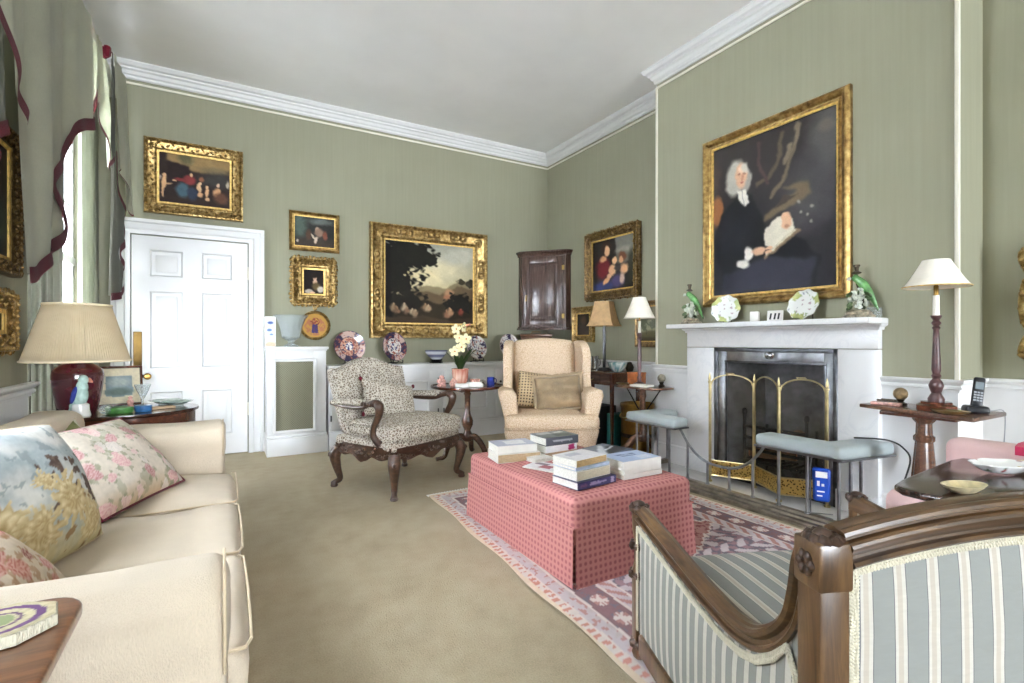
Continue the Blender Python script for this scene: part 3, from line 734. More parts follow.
# portrait over the mantel: seated old man in black with white bands and an open book
def base_p(u, v):
    g = np.stack([46-16*v, 42-14*v, 40-8*v], -1); return g
skin = (206, 164, 134)
sh = [E_((78, 76, 74), .93, .16, .13, .22, .9), E_((96, 92, 84), .92, .1, .06, .03, .8), E_((62, 60, 60), .8, .45, .16, .2, .9),
      ('l', (84, 74, 60), 1, [(.60, .06), (.58, .2), (.5, .3), (.4, .32)], .02), ('l', (108, 98, 82), .8, [(.72, .03), (.69, .16), (.62, .24), (.66, .14)], .02), ('l', (96, 86, 70), .9, [(.69, .16), (.62, .33), (.52, .42)], .018), ('l', (70, 54, 52), 1, [(.42, .08), (.43, .22), (.5, .33)], .02),
      ('p', (96, 84, 66), .5, [(.48, .52), (.46, .57), (.82, .46), (.8, .38), (.6, .38), (.72, .42)]), ('p', (58, 50, 42), .3, [(.55, .5), (.72, .45), (.62, .43)]),
      E_((128, 84, 52), .05, .43, .05, .1, .4), E_((60, 50, 44), .04, .2, .05, .1, .8),
      ('p', (20, 20, 22), .6, [(.12, .98), (.02, .6), (.1, .45), (.24, .36), (.36, .37), (.44, .5), (.52, .66), (.74, .7), (.88, .82), (.84, .98)]), ('p', (40, 40, 48), 1, [(.1, .99), (.1, .86), (.5, .78), (.86, .82), (.8, .99)]),
      E_((30, 30, 34), .2, .62, .14, .12, .8),
      E_((176, 172, 160), .225, .235, .085, .1, .4), E_((176, 172, 160), .2, .3, .06, .06, .5), E_((150, 146, 136), .31, .27, .04, .07, .5),
      E_(skin, .268, .232, .048, .075, .35), E_((226, 196, 168), .275, .2, .032, .025, .7), E_((150, 108, 86), .25, .228, .012, .008, .5), E_((150, 108, 86), .292, .228, .011, .008, .5), E_((184, 132, 108), .278, .25, .009, .02, .6), E_((160, 96, 84), .277, .277, .016, .006, .5), E_((188, 182, 170), .3, .19, .03, .03, .8),
      ('p', (222, 218, 206), .2, [(.235, .32), (.275, .325), (.31, .32), (.345, .415), (.3, .44), (.27, .41)]), ('l', (160, 156, 148), .6, [(.28, .33), (.3, .43)], .004),
      ('p', (206, 200, 182), .3, [(.46, .7), (.47, .6), (.58, .55), (.68, .58), (.7, .65), (.52, .74)]), ('p', (120, 100, 78), .2, [(.46, .8), (.46, .775), (.72, .64), (.755, .67)]), ('p', (206, 196, 172), .2, [(.48, .775), (.48, .755), (.7, .645), (.72, .655)]),
      E_((226, 222, 212), .335, .745, .035, .05, .4), E_((216, 212, 202), .29, .8, .06, .025, .5, .3), E_(skin, .42, .735, .06, .028, .4, -.15), E_(skin, .5, .75, .03, .012, .4, -.3), E_(skin, .5, .725, .03, .01, .4, -.1),
      E_(skin, .64, .595, .035, .045, .4), E_(skin, .63, .56, .022, .02, .4), E_((168, 124, 100), .645, .62, .015, .012, .5)]
sh += [E_((128, 124, 114), a, b, .012, .009, .9) for a, b in ((.74, .55), (.79, .58), (.82, .535), (.82, .62), (.72, .49))]
picture('large portrait of seated white-wigged man in black with open book, over the mantel', (XB, 2.277, 2.092), -PI/2, 1.14, 1.375, .075, art(150, 190, 1.25, base_p, sh, 3), 'plain', 'gilt_smooth', .06)

# wooded landscape with figures
def base_l(u, v):
    t = np.clip(v/.62, 0, 1)[..., None]; return (1-t)*np.array([150, 150, 138])+t*np.array([196, 182, 142])
sh = [E_((206, 196, 162), .62, .3, .2, .14, .9), E_((176, 174, 158), .8, .14, .25, .1, .9), E_((212, 198, 158), .42, .42, .16, .12, .9),
      ('p', (128, 116, 88), .4, [(.3, .56), (.5, .53), (.66, .55), (.78, .48), (1, .42), (1, .8), (.3, .75)]), ('p', (96, 80, 58), .5, [(.3, .6), (.6, .62), (.8, .52), (1, .55), (1, .8), (.3, .8)]),
      ('n', (52, 46, 32), .3, .86, .46, .06, .05), ('n', (46, 42, 32), .3, .97, .47, .06, .06), E_((168, 128, 96), .7, .6, .05, .05, .6), E_((150, 104, 76), .68, .65, .04, .03, .6),
      ('p', (44, 36, 26), .6, [(0, .72), (.3, .68), (.6, .74), (1, .68), (1, 1), (0, 1)]), ('n', (30, 27, 22), .3, .84, .74, .2, .13),
      ('n', (27, 25, 21), .3, .1, .3, .32, .4), ('n', (29, 27, 22), .3, .34, .15, .24, .18), ('n', (31, 29, 23), .3, .5, .2, .08, .1), ('n', (29, 26, 21), .3, .2, .55, .15, .1), ('n', (33, 29, 23), .3, .2, .72, .24, .13),
      ('p', (24, 20, 16), .6, [(0, .1), (.06, .1), (.08, 1), (0, 1)]), ('n', (170, 158, 120), .2, .22, .42, .016, .012), ('n', (176, 162, 122), .2, .30, .44, .022, .014), ('n', (160, 148, 112), .2, .26, .39, .012, .012),
      ('p', (60, 48, 36), .8, [(0, .92), (.4, .9), (.7, .94), (1, .9), (1, 1), (0, 1)])]
for a, b, c in ((.1, .8, (160, 136, 104)), (.13, .83, (120, 90, 66)), (.21, .79, (196, 178, 146)), (.24, .83, (140, 110, 84)), (.3, .84, (206, 188, 150)), (.33, .86, (176, 150, 118)), (.43, .78, (150, 120, 88)), (.46, .8, (186, 160, 126)), (.68, .86, (130, 90, 66)), (.72, .83, (170, 132, 98)), (.85, .83, (150, 60, 46))):
    sh += [E_(mixc(c, (60, 48, 38), .45), a, b+.012, .034, .04, .9), E_(mixc(c, (60, 48, 38), .25), a-.006, b, .014, .036, .9, .3), E_(mixc(c, (110, 80, 60), .5), a+.014, b+.016, .018, .022, .8, -.5), E_(mixc(c, (150, 120, 96), .4), a+.002, b-.03, .009, .013, .9)]
picture('largest wall painting, a wooded landscape with pale sky in carved gilt frame', (2.178, YB, 1.816), 0, 1.478, 1.315, .165, art(150, 130, .86, base_l, sh, 4), 'cartouche', 'gilt', .085)

# figures picture over the door
def base_c(u, v): return np.ones(u.shape+(3,))*np.array([50, 40, 38])
sh = [('p', (150, 124, 84), .8, [(.12, .0), (1, .0), (1, .2), (.6, .34), (.4, .3), (.14, .2)]), E_((96, 92, 66), .37, .1, .1, .12, .8), E_((128, 112, 82), .75, .26, .22, .07, .9), E_((62, 60, 58), .8, .45, .25, .14, .9), ('p', (44, 34, 34), .4, [(.13, .18), (.42, .24), (.42, .62), (.13, .62)]), ('p', (56, 44, 40), .6, [(0, .84), (1, .84), (1, 1), (0, 1)]),
      E_((214, 170, 128), .09, .6, .026, .15, .5, .15), E_((210, 168, 130), .1, .45, .022, .035, .4), E_((170, 150, 140), .04, .5, .03, .05, .6), E_((206, 166, 126), .15, .6, .05, .012, .5, -.1), E_((204, 160, 122), .08, .78, .014, .1, .5),
      E_((132, 58, 58), .42, .5, .085, .09, .5), E_((126, 54, 54), .3, .51, .08, .03, .5, .1), E_((72, 96, 108), .33, .7, .09, .14, .5), E_((52, 60, 78), .46, .76, .07, .13, .5), E_((214, 172, 134), .44, .4, .02, .035, .4), E_((206, 164, 124), .22, .53, .03, .014, .4),
      E_((216, 178, 138), .55, .62, .032, .09, .5), E_((218, 182, 144), .56, .53, .02, .03, .4), E_((206, 160, 122), .56, .75, .04, .05, .5), E_((212, 168, 128), .65, .7, .026, .08, .5), E_((214, 172, 134), .65, .6, .018, .028, .4), E_((208, 166, 128), .66, .82, .03, .03, .5),
      E_((146, 96, 72), .58, .45, .04, .05, .6), E_((198, 152, 112), .79, .67, .055, .09, .5, .4), E_((206, 176, 150), .8, .53, .024, .035, .4), E_((96, 66, 52), .85, .78, .1, .1, .7), E_((176, 166, 150), .95, .5, .025, .08, .6)]
picture('gilt-framed painting of reclining figures and cherubs, hanging above the white door', (-.223, YB, 2.668), 0, .81, .70, .10, art(90, 70, .75, base_c, sh, 5), 'carved', 'gilt', .055)
# still-life study
sh = [E_((78, 92, 84), .15, .35, .16, .4, .9), E_((58, 50, 44), .5, .9, .7, .2, .8), E_((90, 96, 92), .65, .15, .3, .1, .9), E_((168, 140, 120), .56, .42, .05, .1, .5), E_((128, 104, 88), .6, .5, .1, .14, .6, .5), E_((196, 176, 156), .53, .75, .04, .12, .5, .3), E_((110, 66, 50), .75, .6, .06, .14, .6), E_((170, 160, 150), .08, .82, .03, .05, .5), E_((80, 58, 46), .36, .6, .07, .16, .6), E_((186, 170, 150), .47, .65, .02, .12, .5, -.6)]
picture('narrow-framed dark picture of seated figure, upper of two right of the door', (.861, YB, 2.293), 0, .51, .42, .045, art(60, 50, .8, (44, 44, 42), sh, 6), 'plain', 'gilt_smooth', .035)
# lady
sh = [E_((196, 158, 132), .55, .36, .08, .1, .4), E_((40, 30, 26), .52, .26, .13, .1, .5), E_((206, 170, 144), .56, .52, .1, .1, .5), E_((92, 78, 50), .6, .66, .18, .14, .6), E_((190, 182, 168), .8, .78, .14, .12, .5), E_((176, 166, 152), .3, .86, .18, .08, .5), E_((206, 168, 140), .45, .9, .12, .04, .5)]
picture('little portrait of lady in wide swept gilt frame below the seated figure picture', (.85, YB, 1.76), 0, .445, .50, .105, art(50, 60, 1.25, (34, 27, 25), sh, 7), 'swept', 'gilt', .07)
# round picture of a vase
t = thing('round_picture', 'round gilt-framed picture of blue vase on ochre, below lady portrait', 'painting', (.863, YB, 1.292))
m = MB(); R0 = .157
m.grid(lambda u, v: ((lambda a, pr: (pr[0]*math.cos(a), -pr[1], pr[0]*math.sin(a)))(2*PI*u, [(R0, .004), (R0, .03), (R0-.012, .036), (R0-.024, .03), (R0-.028, .016), (R0-.03, .012)][round(v*5)])), 48, 5, closeu=True); fr = m.build('frame', 'gilt', t)
m = MB(); m.ball((0, -.02, R0+.018), (.02, .01, .016), 10); m.tube([(.018*math.cos(a), -.02, R0+.03+.018*math.sin(a)) for a in np.linspace(0, 2*PI, 13)[:-1]], .005, 6, True); m.build('crest', 'gilt', fr)
m = MB(); m.grid(lambda u, v: ((R0-.03)*v*math.cos(2*PI*u), -.012, (R0-.03)*v*math.sin(2*PI*u)), 48, 16, closeu=True); o = m.build('canvas', 'oil_paint', t)
def pc(c):
    x, z = c.x/.127, c.z/.127
    if abs(x) < .26*(1-.3*abs(z+.4)) and -.62 < z < .1: return mixc((52, 52, 110), (92, 60, 80), .5+fbm(x, z, 0, 6))
    if math.hypot(x, z-.32) < .36 and fbm(x, z, 2, 7) > -.1: return mixc((120, 80, 52), (150, 60, 62), .5+fbm(x, z, 5, 9))
    if math.hypot(x*.9, z+.1) < .75 and fbm(x, z, 7, 3) > 0: return (176, 118, 86)
    return (190, 148, 76)
paint(o, pc)
# right-hand recess
def base_m(u, v): return np.ones(u.shape+(3,))*np.array([38, 34, 32])
sh = [('p', (122, 122, 116), .8, [(.55, 0), (1, 0), (1, .5), (.62, .5)]), E_((150, 148, 138), .75, .28, .16, .06, .9), E_((98, 92, 78), .72, .42, .14, .1, .9), E_((40, 40, 30), .95, .6, .1, .3, .6),
      E_((96, 30, 34), .28, .55, .17, .2, .5), E_((52, 34, 28), .36, .18, .12, .13, .5), E_((214, 172, 132), .37, .24, .065, .095, .35), E_((204, 156, 114), .28, .38, .08, .06, .5), E_((44, 52, 92), .3, .9, .28, .1, .6), E_((70, 60, 96), .62, .84, .14, .12, .6),
      E_((222, 178, 134), .55, .45, .055, .07, .4), E_((226, 180, 136), .5, .62, .085, .1, .45, .4), E_((214, 166, 124), .36, .8, .09, .05, .5, -.5), E_((222, 180, 140), .42, .72, .06, .05, .5), E_((110, 66, 44), .73, .4, .075, .08, .5), E_((206, 156, 116), .7, .46, .045, .06, .4), E_((212, 164, 122), .76, .62, .09, .09, .5), E_((58, 50, 46), .62, .6, .07, .05, .5), E_((196, 168, 150), .72, .8, .05, .1, .6)]
picture('painting of woman in red with two children, carved gilt frame, right of corner cupboard', (XR, 4.40, 2.01), -PI/2, .905, .795, .09, art(90, 80, .85, base_m, sh, 8), 'swept', 'gilt_dark', .07)
sh = [E_((70, 52, 42), .5, .35, .2, .2, .7), E_((48, 40, 36), .5, .8, .4, .3, .8)]
picture('small dark picture in gilt frame hanging behind the tan square lamp shade', (XR, 4.93, 1.33), -PI/2, .42, .44, .075, art(30, 40, 1.3, (30, 25, 24), sh, 9), 'carved', 'gilt', .045)
def base_s(u, v):
    t = np.clip(v/.7, 0, 1)[..., None]; return (1-t)*np.array([132, 134, 116])+t*np.array([150, 146, 122])
sh = [('n', (86, 92, 72), .3, .12, .35, .2, .36), ('n', (96, 100, 82), .3, .5, .5, .2, .14), ('p', (84, 80, 56), .6, [(0, .72), (.4, .68), (1, .74), (1, 1), (0, 1)]), ('p', (52, 48, 34), .6, [(0, .88), (1, .84), (1, 1), (0, 1)]), E_((52, 48, 40), .22, .72, .01, .08, .5)]
picture('pale green landscape picture partly hidden by the chimney breast edge', (XR, 3.74, 1.305), -PI/2, .57, .49, .055, art(50, 50, .8, base_s, sh, 10), 'plain', 'gilt_dark', .04)
# window-side pier
sh = [E_((80, 62, 58), .5, .4, .2, .2, .8), E_((110, 92, 84), .55, .3, .08, .1, .6), E_((60, 70, 66), .7, .7, .3, .2, .9)]
picture('tall gilt-framed dark picture on the pier beside the curtain, upper of two', (XP, 3.05, 1.76), PI/2, .46, .67, .07, art(40, 50, 1.3, (44, 40, 40), sh, 11), 'carved', 'gilt_dark', .05)
sh = [E_((120, 92, 62), .5, .5, .3, .3, .8)]
picture('small swept gilt frame on the pier below the tall dark picture', (XP, 3.045, 1.21), PI/2, .36, .27, .08, art(30, 30, .8, (70, 52, 38), sh, 12), 'swept', 'gilt', .05)
# gilt mirror frame at the right-hand recess
t = thing('wall_mirror', 'waisted gilt mirror frame on the recess wall at far right edge', 'mirror', (XR, .86, 1.33), -PI/2)
m = MB(); out = [(-.135, -.28), (-.12, -.2), (-.1, -.16), (-.125, -.1), (-.135, 0), (-.125, .1), (-.1, .16), (-.12, .2), (-.135, .28), (-.06, .33), (0, .36), (.06, .33)]
out = out + [(-x, z) for x, z in out[:9][::-1]] + [(.06, -.32), (0, -.34), (-.06, -.32)]
sp = spline([(x, 0, z) for x, z in out], 4, True)
m.tube([(p.x, -.03, p.z) for p in sp], .022, 8, True)
for i, p in enumerate(sp[::3]): m.ball((p.x*1.02, -.045, p.z*1.01), (.018, .012, .018), 8, None, .3)
m.build('frame', 'gilt', t)
m = MB(); m.bm.faces.new([m.bm.verts.new((p.x*.97, -.02, p.z*.97)) for p in sp]); m.build('mirror_glass', 'silver', t, smooth=False)
# ------------------------------------------------------------------ radiator cover and low cupboards along the end wall
t = thing('radiator_cover', 'white radiator cover with brass-coloured mesh grille beside the door', 'radiator cover', (.645, YB, 0))
m = MB(); ox = .645
B = lambda x0, x1, y0, y1, z0, z1, r=.003: m.b2((x0-ox, y0-YB, z0), (x1-ox, y1-YB, z1), r)
B(.378, .455, 5.42, YB-.001, .19, 1.03); B(.80, .925, 5.42, YB-.001, .19, 1.03); B(.455, .80, 5.42, YB-.001, .19, .24); B(.455, .80, 5.42, YB-.001, .92, 1.03)
m.build('carcass', 'white_paint', t)
m = MB(); B(.372, .935, 5.37, YB-.001, 0, .17, .004); B(.374, .93, 5.395, YB-.001, .17, .192, .008); m.build('plinth', 'white_paint', t)
m = MB(); B(.374, .932, 5.405, YB-.001, 1.025, 1.04); B(.366, .945, 5.385, YB-.001, 1.04, 1.068, .006); m.build('top', 'white_paint', t)
m = MB(); m.sweep([(.455-ox, 5.42-YB, .24), (.80-ox, 5.42-YB, .24), (.80-ox, 5.42-YB, .92), (.455-ox, 5.42-YB, .92)], [(0, 0), (0, .012), (.02, .016), (.03, 0)], True, up=(0, -1, 0)); m.build('grille_frame', 'white_paint', t)
m = MB(); B(.45, .81, 5.425, 5.435, .235, .925, 0); m.build('grille', 'grille', t)

def cupboard(lab, x0, x1, doors, knob_at):
    t = thing('low_cupboard', lab, 'cupboard', ((x0+x1)/2, YB, 0), 0, 'low cupboards along the end wall'); o = (x0+x1)/2
    m = MB(); m.b2((x0-o, 5.385-YB, .2), (x1-o, -.001, .835)); m.b2((x0-o, 5.362-YB, 0), (x1-o, -.001, .18), .004); m.b2((x0-o, 5.372-YB, .178), (x1-o, -.001, .2), .006)
    m.build('carcass', 'white_paint', t)
    for (a, b), k in zip(doors, knob_at):
        m = MB(); yf, zz = 5.366-YB, (.215, .79); s = .105
        m.b2((a-o, yf, zz[0]), (a+s-o, yf+.019, zz[1]), .002); m.b2((b-s-o, yf, zz[0]), (b-o, yf+.019, zz[1]), .002)
        m.b2((a+s-o, yf, zz[0]), (b-s-o, yf+.019, zz[0]+s), 0); m.b2((a+s-o, yf, zz[1]-s), (b-s-o, yf+.019, zz[1]), 0); m.b2((a+s-o, yf+.01, zz[0]+s), (b-s-o, yf+.019, zz[1]-s))
        m.sweep([(a+s-o, yf+.004, zz[0]+s), (b-s-o, yf+.004, zz[0]+s), (b-s-o, yf+.004, zz[1]-s), (a+s-o, yf+.004, zz[1]-s)], [(.004, 0), (.0, .014), (-.014, .012), (-.024, -.004)], True, up=(0, -1, 0))
        d = m.build('door', 'white_paint', t)
        if k:
            m = MB(); m.lathe([(.007, 0), (.007, .01), (.014, .016), (.012, .024), (0, .026)], seg=12); m.xf(Matrix.Translation((k-o, yf, .635)) @ Matrix.Rotation(PI/2, 4, 'X')); m.build('knob', 'blacked_iron', d)
        hx = a if (not k or k > (a+b)/2) else b
        for z in (.33, .68):
            m = MB(); m.lathe([(.008, -.03), (.008, .03)], (hx-o, yf+.002, z), 8); m.build('hinge', 'dark_steel', d)
cupboard('white panelled low cupboard between radiator cover and orchid table', .945, 2.165, [(.965, 1.545), (1.55, 2.13)], [1.5, 1.6])
cupboard('white panelled low cupboard behind the orchid table with two dark knobs', 2.166, XR-.002, [(2.2, 2.87), (2.876, 3.5)], [2.82, 2.93])
o = MB().b2((.94, 5.345, .836), (XR-.002, YB-.001, .868), .006, 3).build('cupboard_top', 'white_paint'); tag(o, 'long white top running over the low cupboards', 'worktop')
CT, RT = .869, 1.069

# ------------------------------------------------------------------ china and glass
def imari(seed, r, dark):
    rs = random.Random(seed); n = rs.choice([3, 4]) ; ph = rs.random()*6
    navy, red, wht, gold = (58, 52, 76), (148, 88, 78), (222, 216, 212), (176, 140, 92)
    def f(c):
        rr = math.hypot(c.x, c.y)/r; a = math.atan2(c.y, c.x)+ph; k = fbm(c.x+seed, c.y, seed, 34)
        lobe = math.cos(n*a)
        if rr > .97: return navy if dark > .5 else (190, 170, 165)
        if rr > .62:
            if lobe > .45-dark*.5: return mixc(navy, (84, 62, 84), k) if k > -.25 else (red if dark > .4 else wht)
            if k > .3: return red
            if k < -.4: return (110, 88, 120)
            return wht if dark < .7 else mixc(wht, (170, 120, 104), .5)
        if .58 < rr <= .62: return navy
        if rr > .26: return red if k > .12+.2*(dark < .5) else (navy if k < -.32 else (wht if dark < .8 else (196, 150, 128)))
        return (70, 70, 110) if k > .0 else wht
    return f
def display_plate(lab, px, y, r, seed, dark, turn=0):
    t = thing('display_plate', lab, 'plate', (px, y, CT), turn, 'patterned plates on the low cupboards')
    m = MB(); m.grid(lambda u, v: (r*v*math.cos(2*PI*u), r*v*math.sin(2*PI*u), .022*max(0, (v-.58)/.42)**1.1), 64, 26, closeu=True)
    b = m.bm; bmesh.ops.remove_doubles(b, verts=b.verts[:], dist=1e-5); bmesh.ops.recalc_face_normals(b, faces=b.faces[:]); bmesh.ops.solidify(b, geom=b.faces[:], thickness=.006)
    o = m.build('plate', 'glaze', t); paint(o, imari(seed, r, dark))
    tl = .2; o.matrix_local = Matrix.Translation((0, 0, r*math.cos(tl)+.03)) @ Matrix.Rotation(PI/2-tl, 4, 'X')
    m = MB()
    for s in (-1, 1): m.tube(spline([(s*r*.4, -.075, .045), (s*r*.4, -.07, .012), (s*r*.3, -.03, .02), (s*r*.34, .03, .008), (s*r*.25, .075, .008)], 5), .006, 6); m.tube([(s*r*.3, -.02, .018), (s*r*.22, .05, r*1.1)], .005, 6)
    m.tube([(-r*.3, .03, .012), (r*.3, .03, .012)], .005, 6)
    m.build('plate_stand', 'blacked_iron', t)
display_plate('dark red and navy patterned plate on stand next to the radiator cover', 1.18, 5.53, .170, 3, .95, .1)
display_plate('navy and white plate on stand below left corner of landscape painting', 1.67, 5.55, .165, 8, .75, .38)
display_plate('white plate with red and navy border on stand behind the orchid', 2.70, 5.56, .148, 5, .3, .2)
display_plate('white and rust lobed plate on stand partly hidden by the wing chair', 3.13, 5.50, .160, 12, .2, .15)
t = thing('china_bowl', 'blue and white china bowl on dark wooden stand below landscape painting', 'bowl', (2.17, 5.53, CT))
m = MB(); m.lathe([(.05, .042), (.06, .05), (.1, .085), (.125, .12), (.133, .148), (.128, .148), (.095, .09), (.05, .056), (0, .054)], seg=36); o = m.build('bowl', 'glaze', t)
paint(o, lambda c: (70, 76, 116) if (math.sin(math.atan2(c.y, c.x)*9)*math.sin(c.z*130) > .25 and c.z > .07) or c.z > .143 or .085 < c.z < .09 else (224, 226, 230))
m = MB(); m.lathe([(.06, 0), (.075, .006), (.06, .02), (.075, .034), (.07, .042), (0, .042)], seg=24)
for k in range(5): m.ball((.066*math.cos(k*1.257), .066*math.sin(k*1.257), .008), (.018, .018, .009), 8)
m.build('stand', 'blacked_iron', t)
t = thing('glass_vase', 'flared clear glass vase with ribbed sides on the radiator cover', 'vase', (.605, 5.53, RT))
m = MB(); m.lathe([(.065, 0), (.068, .012), (.03, .03), (.028, .05), (.05, .07), (.085, .09), (.105, .2), (.135, .28), (.165, .315), (.16, .318), (.128, .282), (.098, .2), (.078, .1), (.03, .08), (0, .078)], seg=48, flute=.025, nfl=12); m.build('glass', 'clear_glass', t)
m = MB(); m.lathe([(.03, .081), (.074, .1), (.094, .2), (.096, .2), (0, .19)], seg=24)
t = thing('greeting_card', 'tall white box with blue flowers beside the door frame on radiator cover', 'box', (.415, 5.56, RT))
m = MB(); m.b2((-.048, -.05, 0), (.048, .05, .3), .003); m.build('box', 'paper_white', t)
art_mesh('printed_front', .09, .29, art(16, 40, 3.2, (226, 230, 234), [E_((70, 92, 150), .5, .2, .3, .05, .6), E_((100, 130, 180), .4, .45, .25, .05, .6), E_((110, 140, 180), .6, .6, .2, .03, .6), E_((210, 186, 160), .5, .95, .6, .1, .6)], 20), 'print', t, -.0515, Matrix.Translation((0, 0, .15)))
t = thing('wooden_box', 'reddish wooden box standing under the corner cupboard behind the wing chair', 'box', (3.52, 5.48, CT), math.radians(-28))
m = MB(); m.b2((-.2, -.09, .0), (.2, .09, .31), .006); m.build('box', 'mahogany_red', t)
m = MB(); m.b2((-.21, -.1, .31), (.21, .1, .35), .012, 3); m.build('lid', 'mahogany_red', t)
m = MB(); m.tube([(-.06, 0, .352), (-.05, 0, .375), (.05, 0, .375), (.06, 0, .352)], .006, 8); m.build('handle', 'old_brass', t)
t = MB().lathe([(.045, 0), (.06, .02), (.08, .1), (.085, .2), (.06, .29), (.04, .32), (.05, .35), (.045, .35), (.03, .32), (0, .31)], (3.785, 5.57, CT), 24).build('jar', 'leaf_green'); tag(t, 'dark green jar beside the wooden box under corner cupboard', 'jar')

# ------------------------------------------------------------------ hanging corner cupboard
cx, cy = XR-.002, YB-.002
t = thing('corner_cupboard', 'dark oak hanging corner cupboard with panelled door across the room corner', 'cupboard', (cx, cy, 1.285))
a, b_ = Vector((3.415-cx, 5.655-cy)), Vector((3.80-cx, 5.205-cy)); H = 1.0
d = (b_-a).normalized(); W = (b_-a).length; nrm = Vector((d.y, -d.x))  # towards the room
if nrm.x > 0: nrm = -nrm
poly = [(0, 0), (3.415-cx, 0), tuple(a), tuple(b_), (0, 5.205-cy)]
m = MB(); m.prism(poly, 0, H, 'z'); m.build('carcass', 'oak_dark', t, smooth=False)
ctr = a.lerp(b_, .5)
Mf = Matrix.Translation((ctr.x, ctr.y, 0)) @ Matrix.Rotation(math.atan2(d.y, d.x), 4, 'Z')   # local x along the front, -y or +y into room
sg = -1 if (Mf.to_3x3() @ Vector((0, -1, 0))).dot(Vector((nrm.x, nrm.y, 0))) > 0 else 1
for nm, z0, z1, pr in (('top_moulding', H-.055, H+.01, [(0, 0), (.012, 0), (.022, .03), (.04, .045), (.04, .065), (0, .065)]), ('base_moulding', -.015, .03, [(0, 0), (.03, 0), (.03, .018), (.012, .03), (.012, .045), (0, .045)])):
    m = MB(); P = [(3.415-cx, 0, z0), (a.x, a.y, z0), (b_.x, b_.y, z0), (0, b_.y, z0)]
    m.sweep(P, [(q, r) for q, r in pr]); o = m.build(nm, 'oak_dark', t)
m = MB(); w2 = W/2-.035; z0, z1 = .05, H-.075; s = .075; y0 = sg*.004; y1 = sg*.024
def bb(x0, x1, za, zb, ya, yb, r=.003): m.b2((x0, min(ya, yb), za), (x1, max(ya, yb), zb), r)
bb(-w2, -w2+s, z0, z1, y0, y1); bb(w2-s, w2, z0, z1, y0, y1); bb(-w2+s, w2-s, z0, z0+s, y0, y1); bb(-w2+s, w2-s, z1-s, z1, y0, y1); bb(-w2+s, w2-s, z0+s, z1-s, 0, sg*.008, 0); bb(-w2+s+.03, w2-s-.03, z0+s+.035, z1-s-.035, 0, sg*.017, .006)
m.xf(Mf); dr = m.build('door', 'oak_dark', t)
m = MB(); bb(-w2+.025, -w2+.045, .36, .44, y1, y1+sg*.004, .002); m.ball((-w2+.035, y1+sg*.012, .385), .009, 8); m.xf(Mf); m.build('lock_plate', 'old_brass', dr)
for z in (.16, .78):
    m = MB(); bb(w2-.012, w2+.02, z-.03, z+.03, y1-sg*.002, y1+sg*.005, .002); m.xf(Mf); m.build('hinge', 'old_brass', dr)
# ------------------------------------------------------------------ soft cushions
def pillow_mb(w, h, t, n=20, pinch=.05, seed=1, crease=.012, bow=0):
    """scatter cushion in the local xz plane, facing -y, bottom edge on z=0"""
    m = MB()
    def side(sg):
        def fn(u, v):
            a, b = 2*u-1, 2*v-1
            x = w/2*a*(1-pinch*(1-b*b)); z = h/2*b*(1-pinch*(1-a*a))
            th = t/2*((1-abs(a)**2.6)*(1-abs(b)**2.6))**.55
            th += crease*noise.noise(Vector((a*2.2+seed, b*2.2, sg)))*(1-max(abs(a), abs(b))**4)
            return (x, sg*th+bow*(a*a), z+h/2)
        return fn
    m.grid(side(-1), n, n); m.grid(side(1), n, n, flip=True)
    bmesh.ops.remove_doubles(m.bm, verts=m.bm.verts[:], dist=1e-5)
    return m
def piping_mb(w, h, pinch, r, bow=0):
    P = []
    for e in range(4):
        for k in range(10):
            s = -1+2*k/10; a, b = ((s, -1), (1, s), (-s, 1), (-1, -s))[e]
            P.append((w/2*a*(1-pinch*(1-b*b)), bow*a*a, h/2*b*(1-pinch*(1-a*a))+h/2))
    return MB().tube(P, r, 6, True)
def cushion(lab, loc, rz, lean, w, h, t, mat, roll=0, pinch=.05, seed=1, pipe=None, cname='cushion', group=None, painter=None, crease=.012):
    o = thing('scatter_cushion', lab, 'cushion', loc, 0, group)
    o.rotation_euler = (Matrix.Rotation(rz, 4, 'Z') @ Matrix.Rotation(-lean, 4, 'X') @ Matrix.Rotation(roll, 4, 'Y')).to_euler()
    c = boxuv(pillow_mb(w, h, t, 90 if painter else 22, pinch, seed, crease).build('cover', mat, o, angle=80))
    if painter: paint(c, painter)
    if pipe: piping_mb(w, h, pinch, pipe[1]).build('piping', pipe[0], o)
    return o
def puff(m, x0, x1, y0, y1, zt, amt):
    for v in m.bm.verts:
        if v.co.z > zt:
            a = (v.co.x-(x0+x1)/2)/((x1-x0)/2); b = (v.co.y-(y0+y1)/2)/((y1-y0)/2)
            v.co.z += amt*max(0, 1-a*a)*max(0, 1-b*b)
    return m
def slab_mb(outline, lo, hi, axis, r, cuts=2, seg=4):
    m = MB(); m.prism(outline, lo, hi, axis, r, seg); return m

# ------------------------------------------------------------------ carved open armchair in leopard print
t = thing('open_armchair', 'carved walnut open armchair in leopard print, left of the orchid table', 'armchair', (1.235, 3.935, 0), math.radians(27))
hw, hd = .35, .30
def cab(x, y, sx, sy, h=.30):
    m = MB(); P = spline([(x, y, h), (x+sx*.022, y+sy*.022, h-.06), (x+sx*.012, y+sy*.012, h*.5), (x-sx*.004, y-sy*.004, h*.2), (x+sx*.02, y+sy*.02, .035), (x+sx*.034, y+sy*.034, .012)], 5)
    R = [interp([0, .2, .5, .78, .92, 1], [.042, .045, .026, .019, .026, .02], i/(len(P)-1)) for i in range(len(P))]
    m.tube(P, R, 12); m.lathe([(.026, 0), (.03, .01), (.02, .03)], (x+sx*.026, y+sy*.026, 0), 12)
    for k in range(4): m.ball((x+sx*(.05-.012*k), y+sy*(.05-.012*k), h-.05-.03*k), (.014, .014, .018), 8, None, .3)
    return m
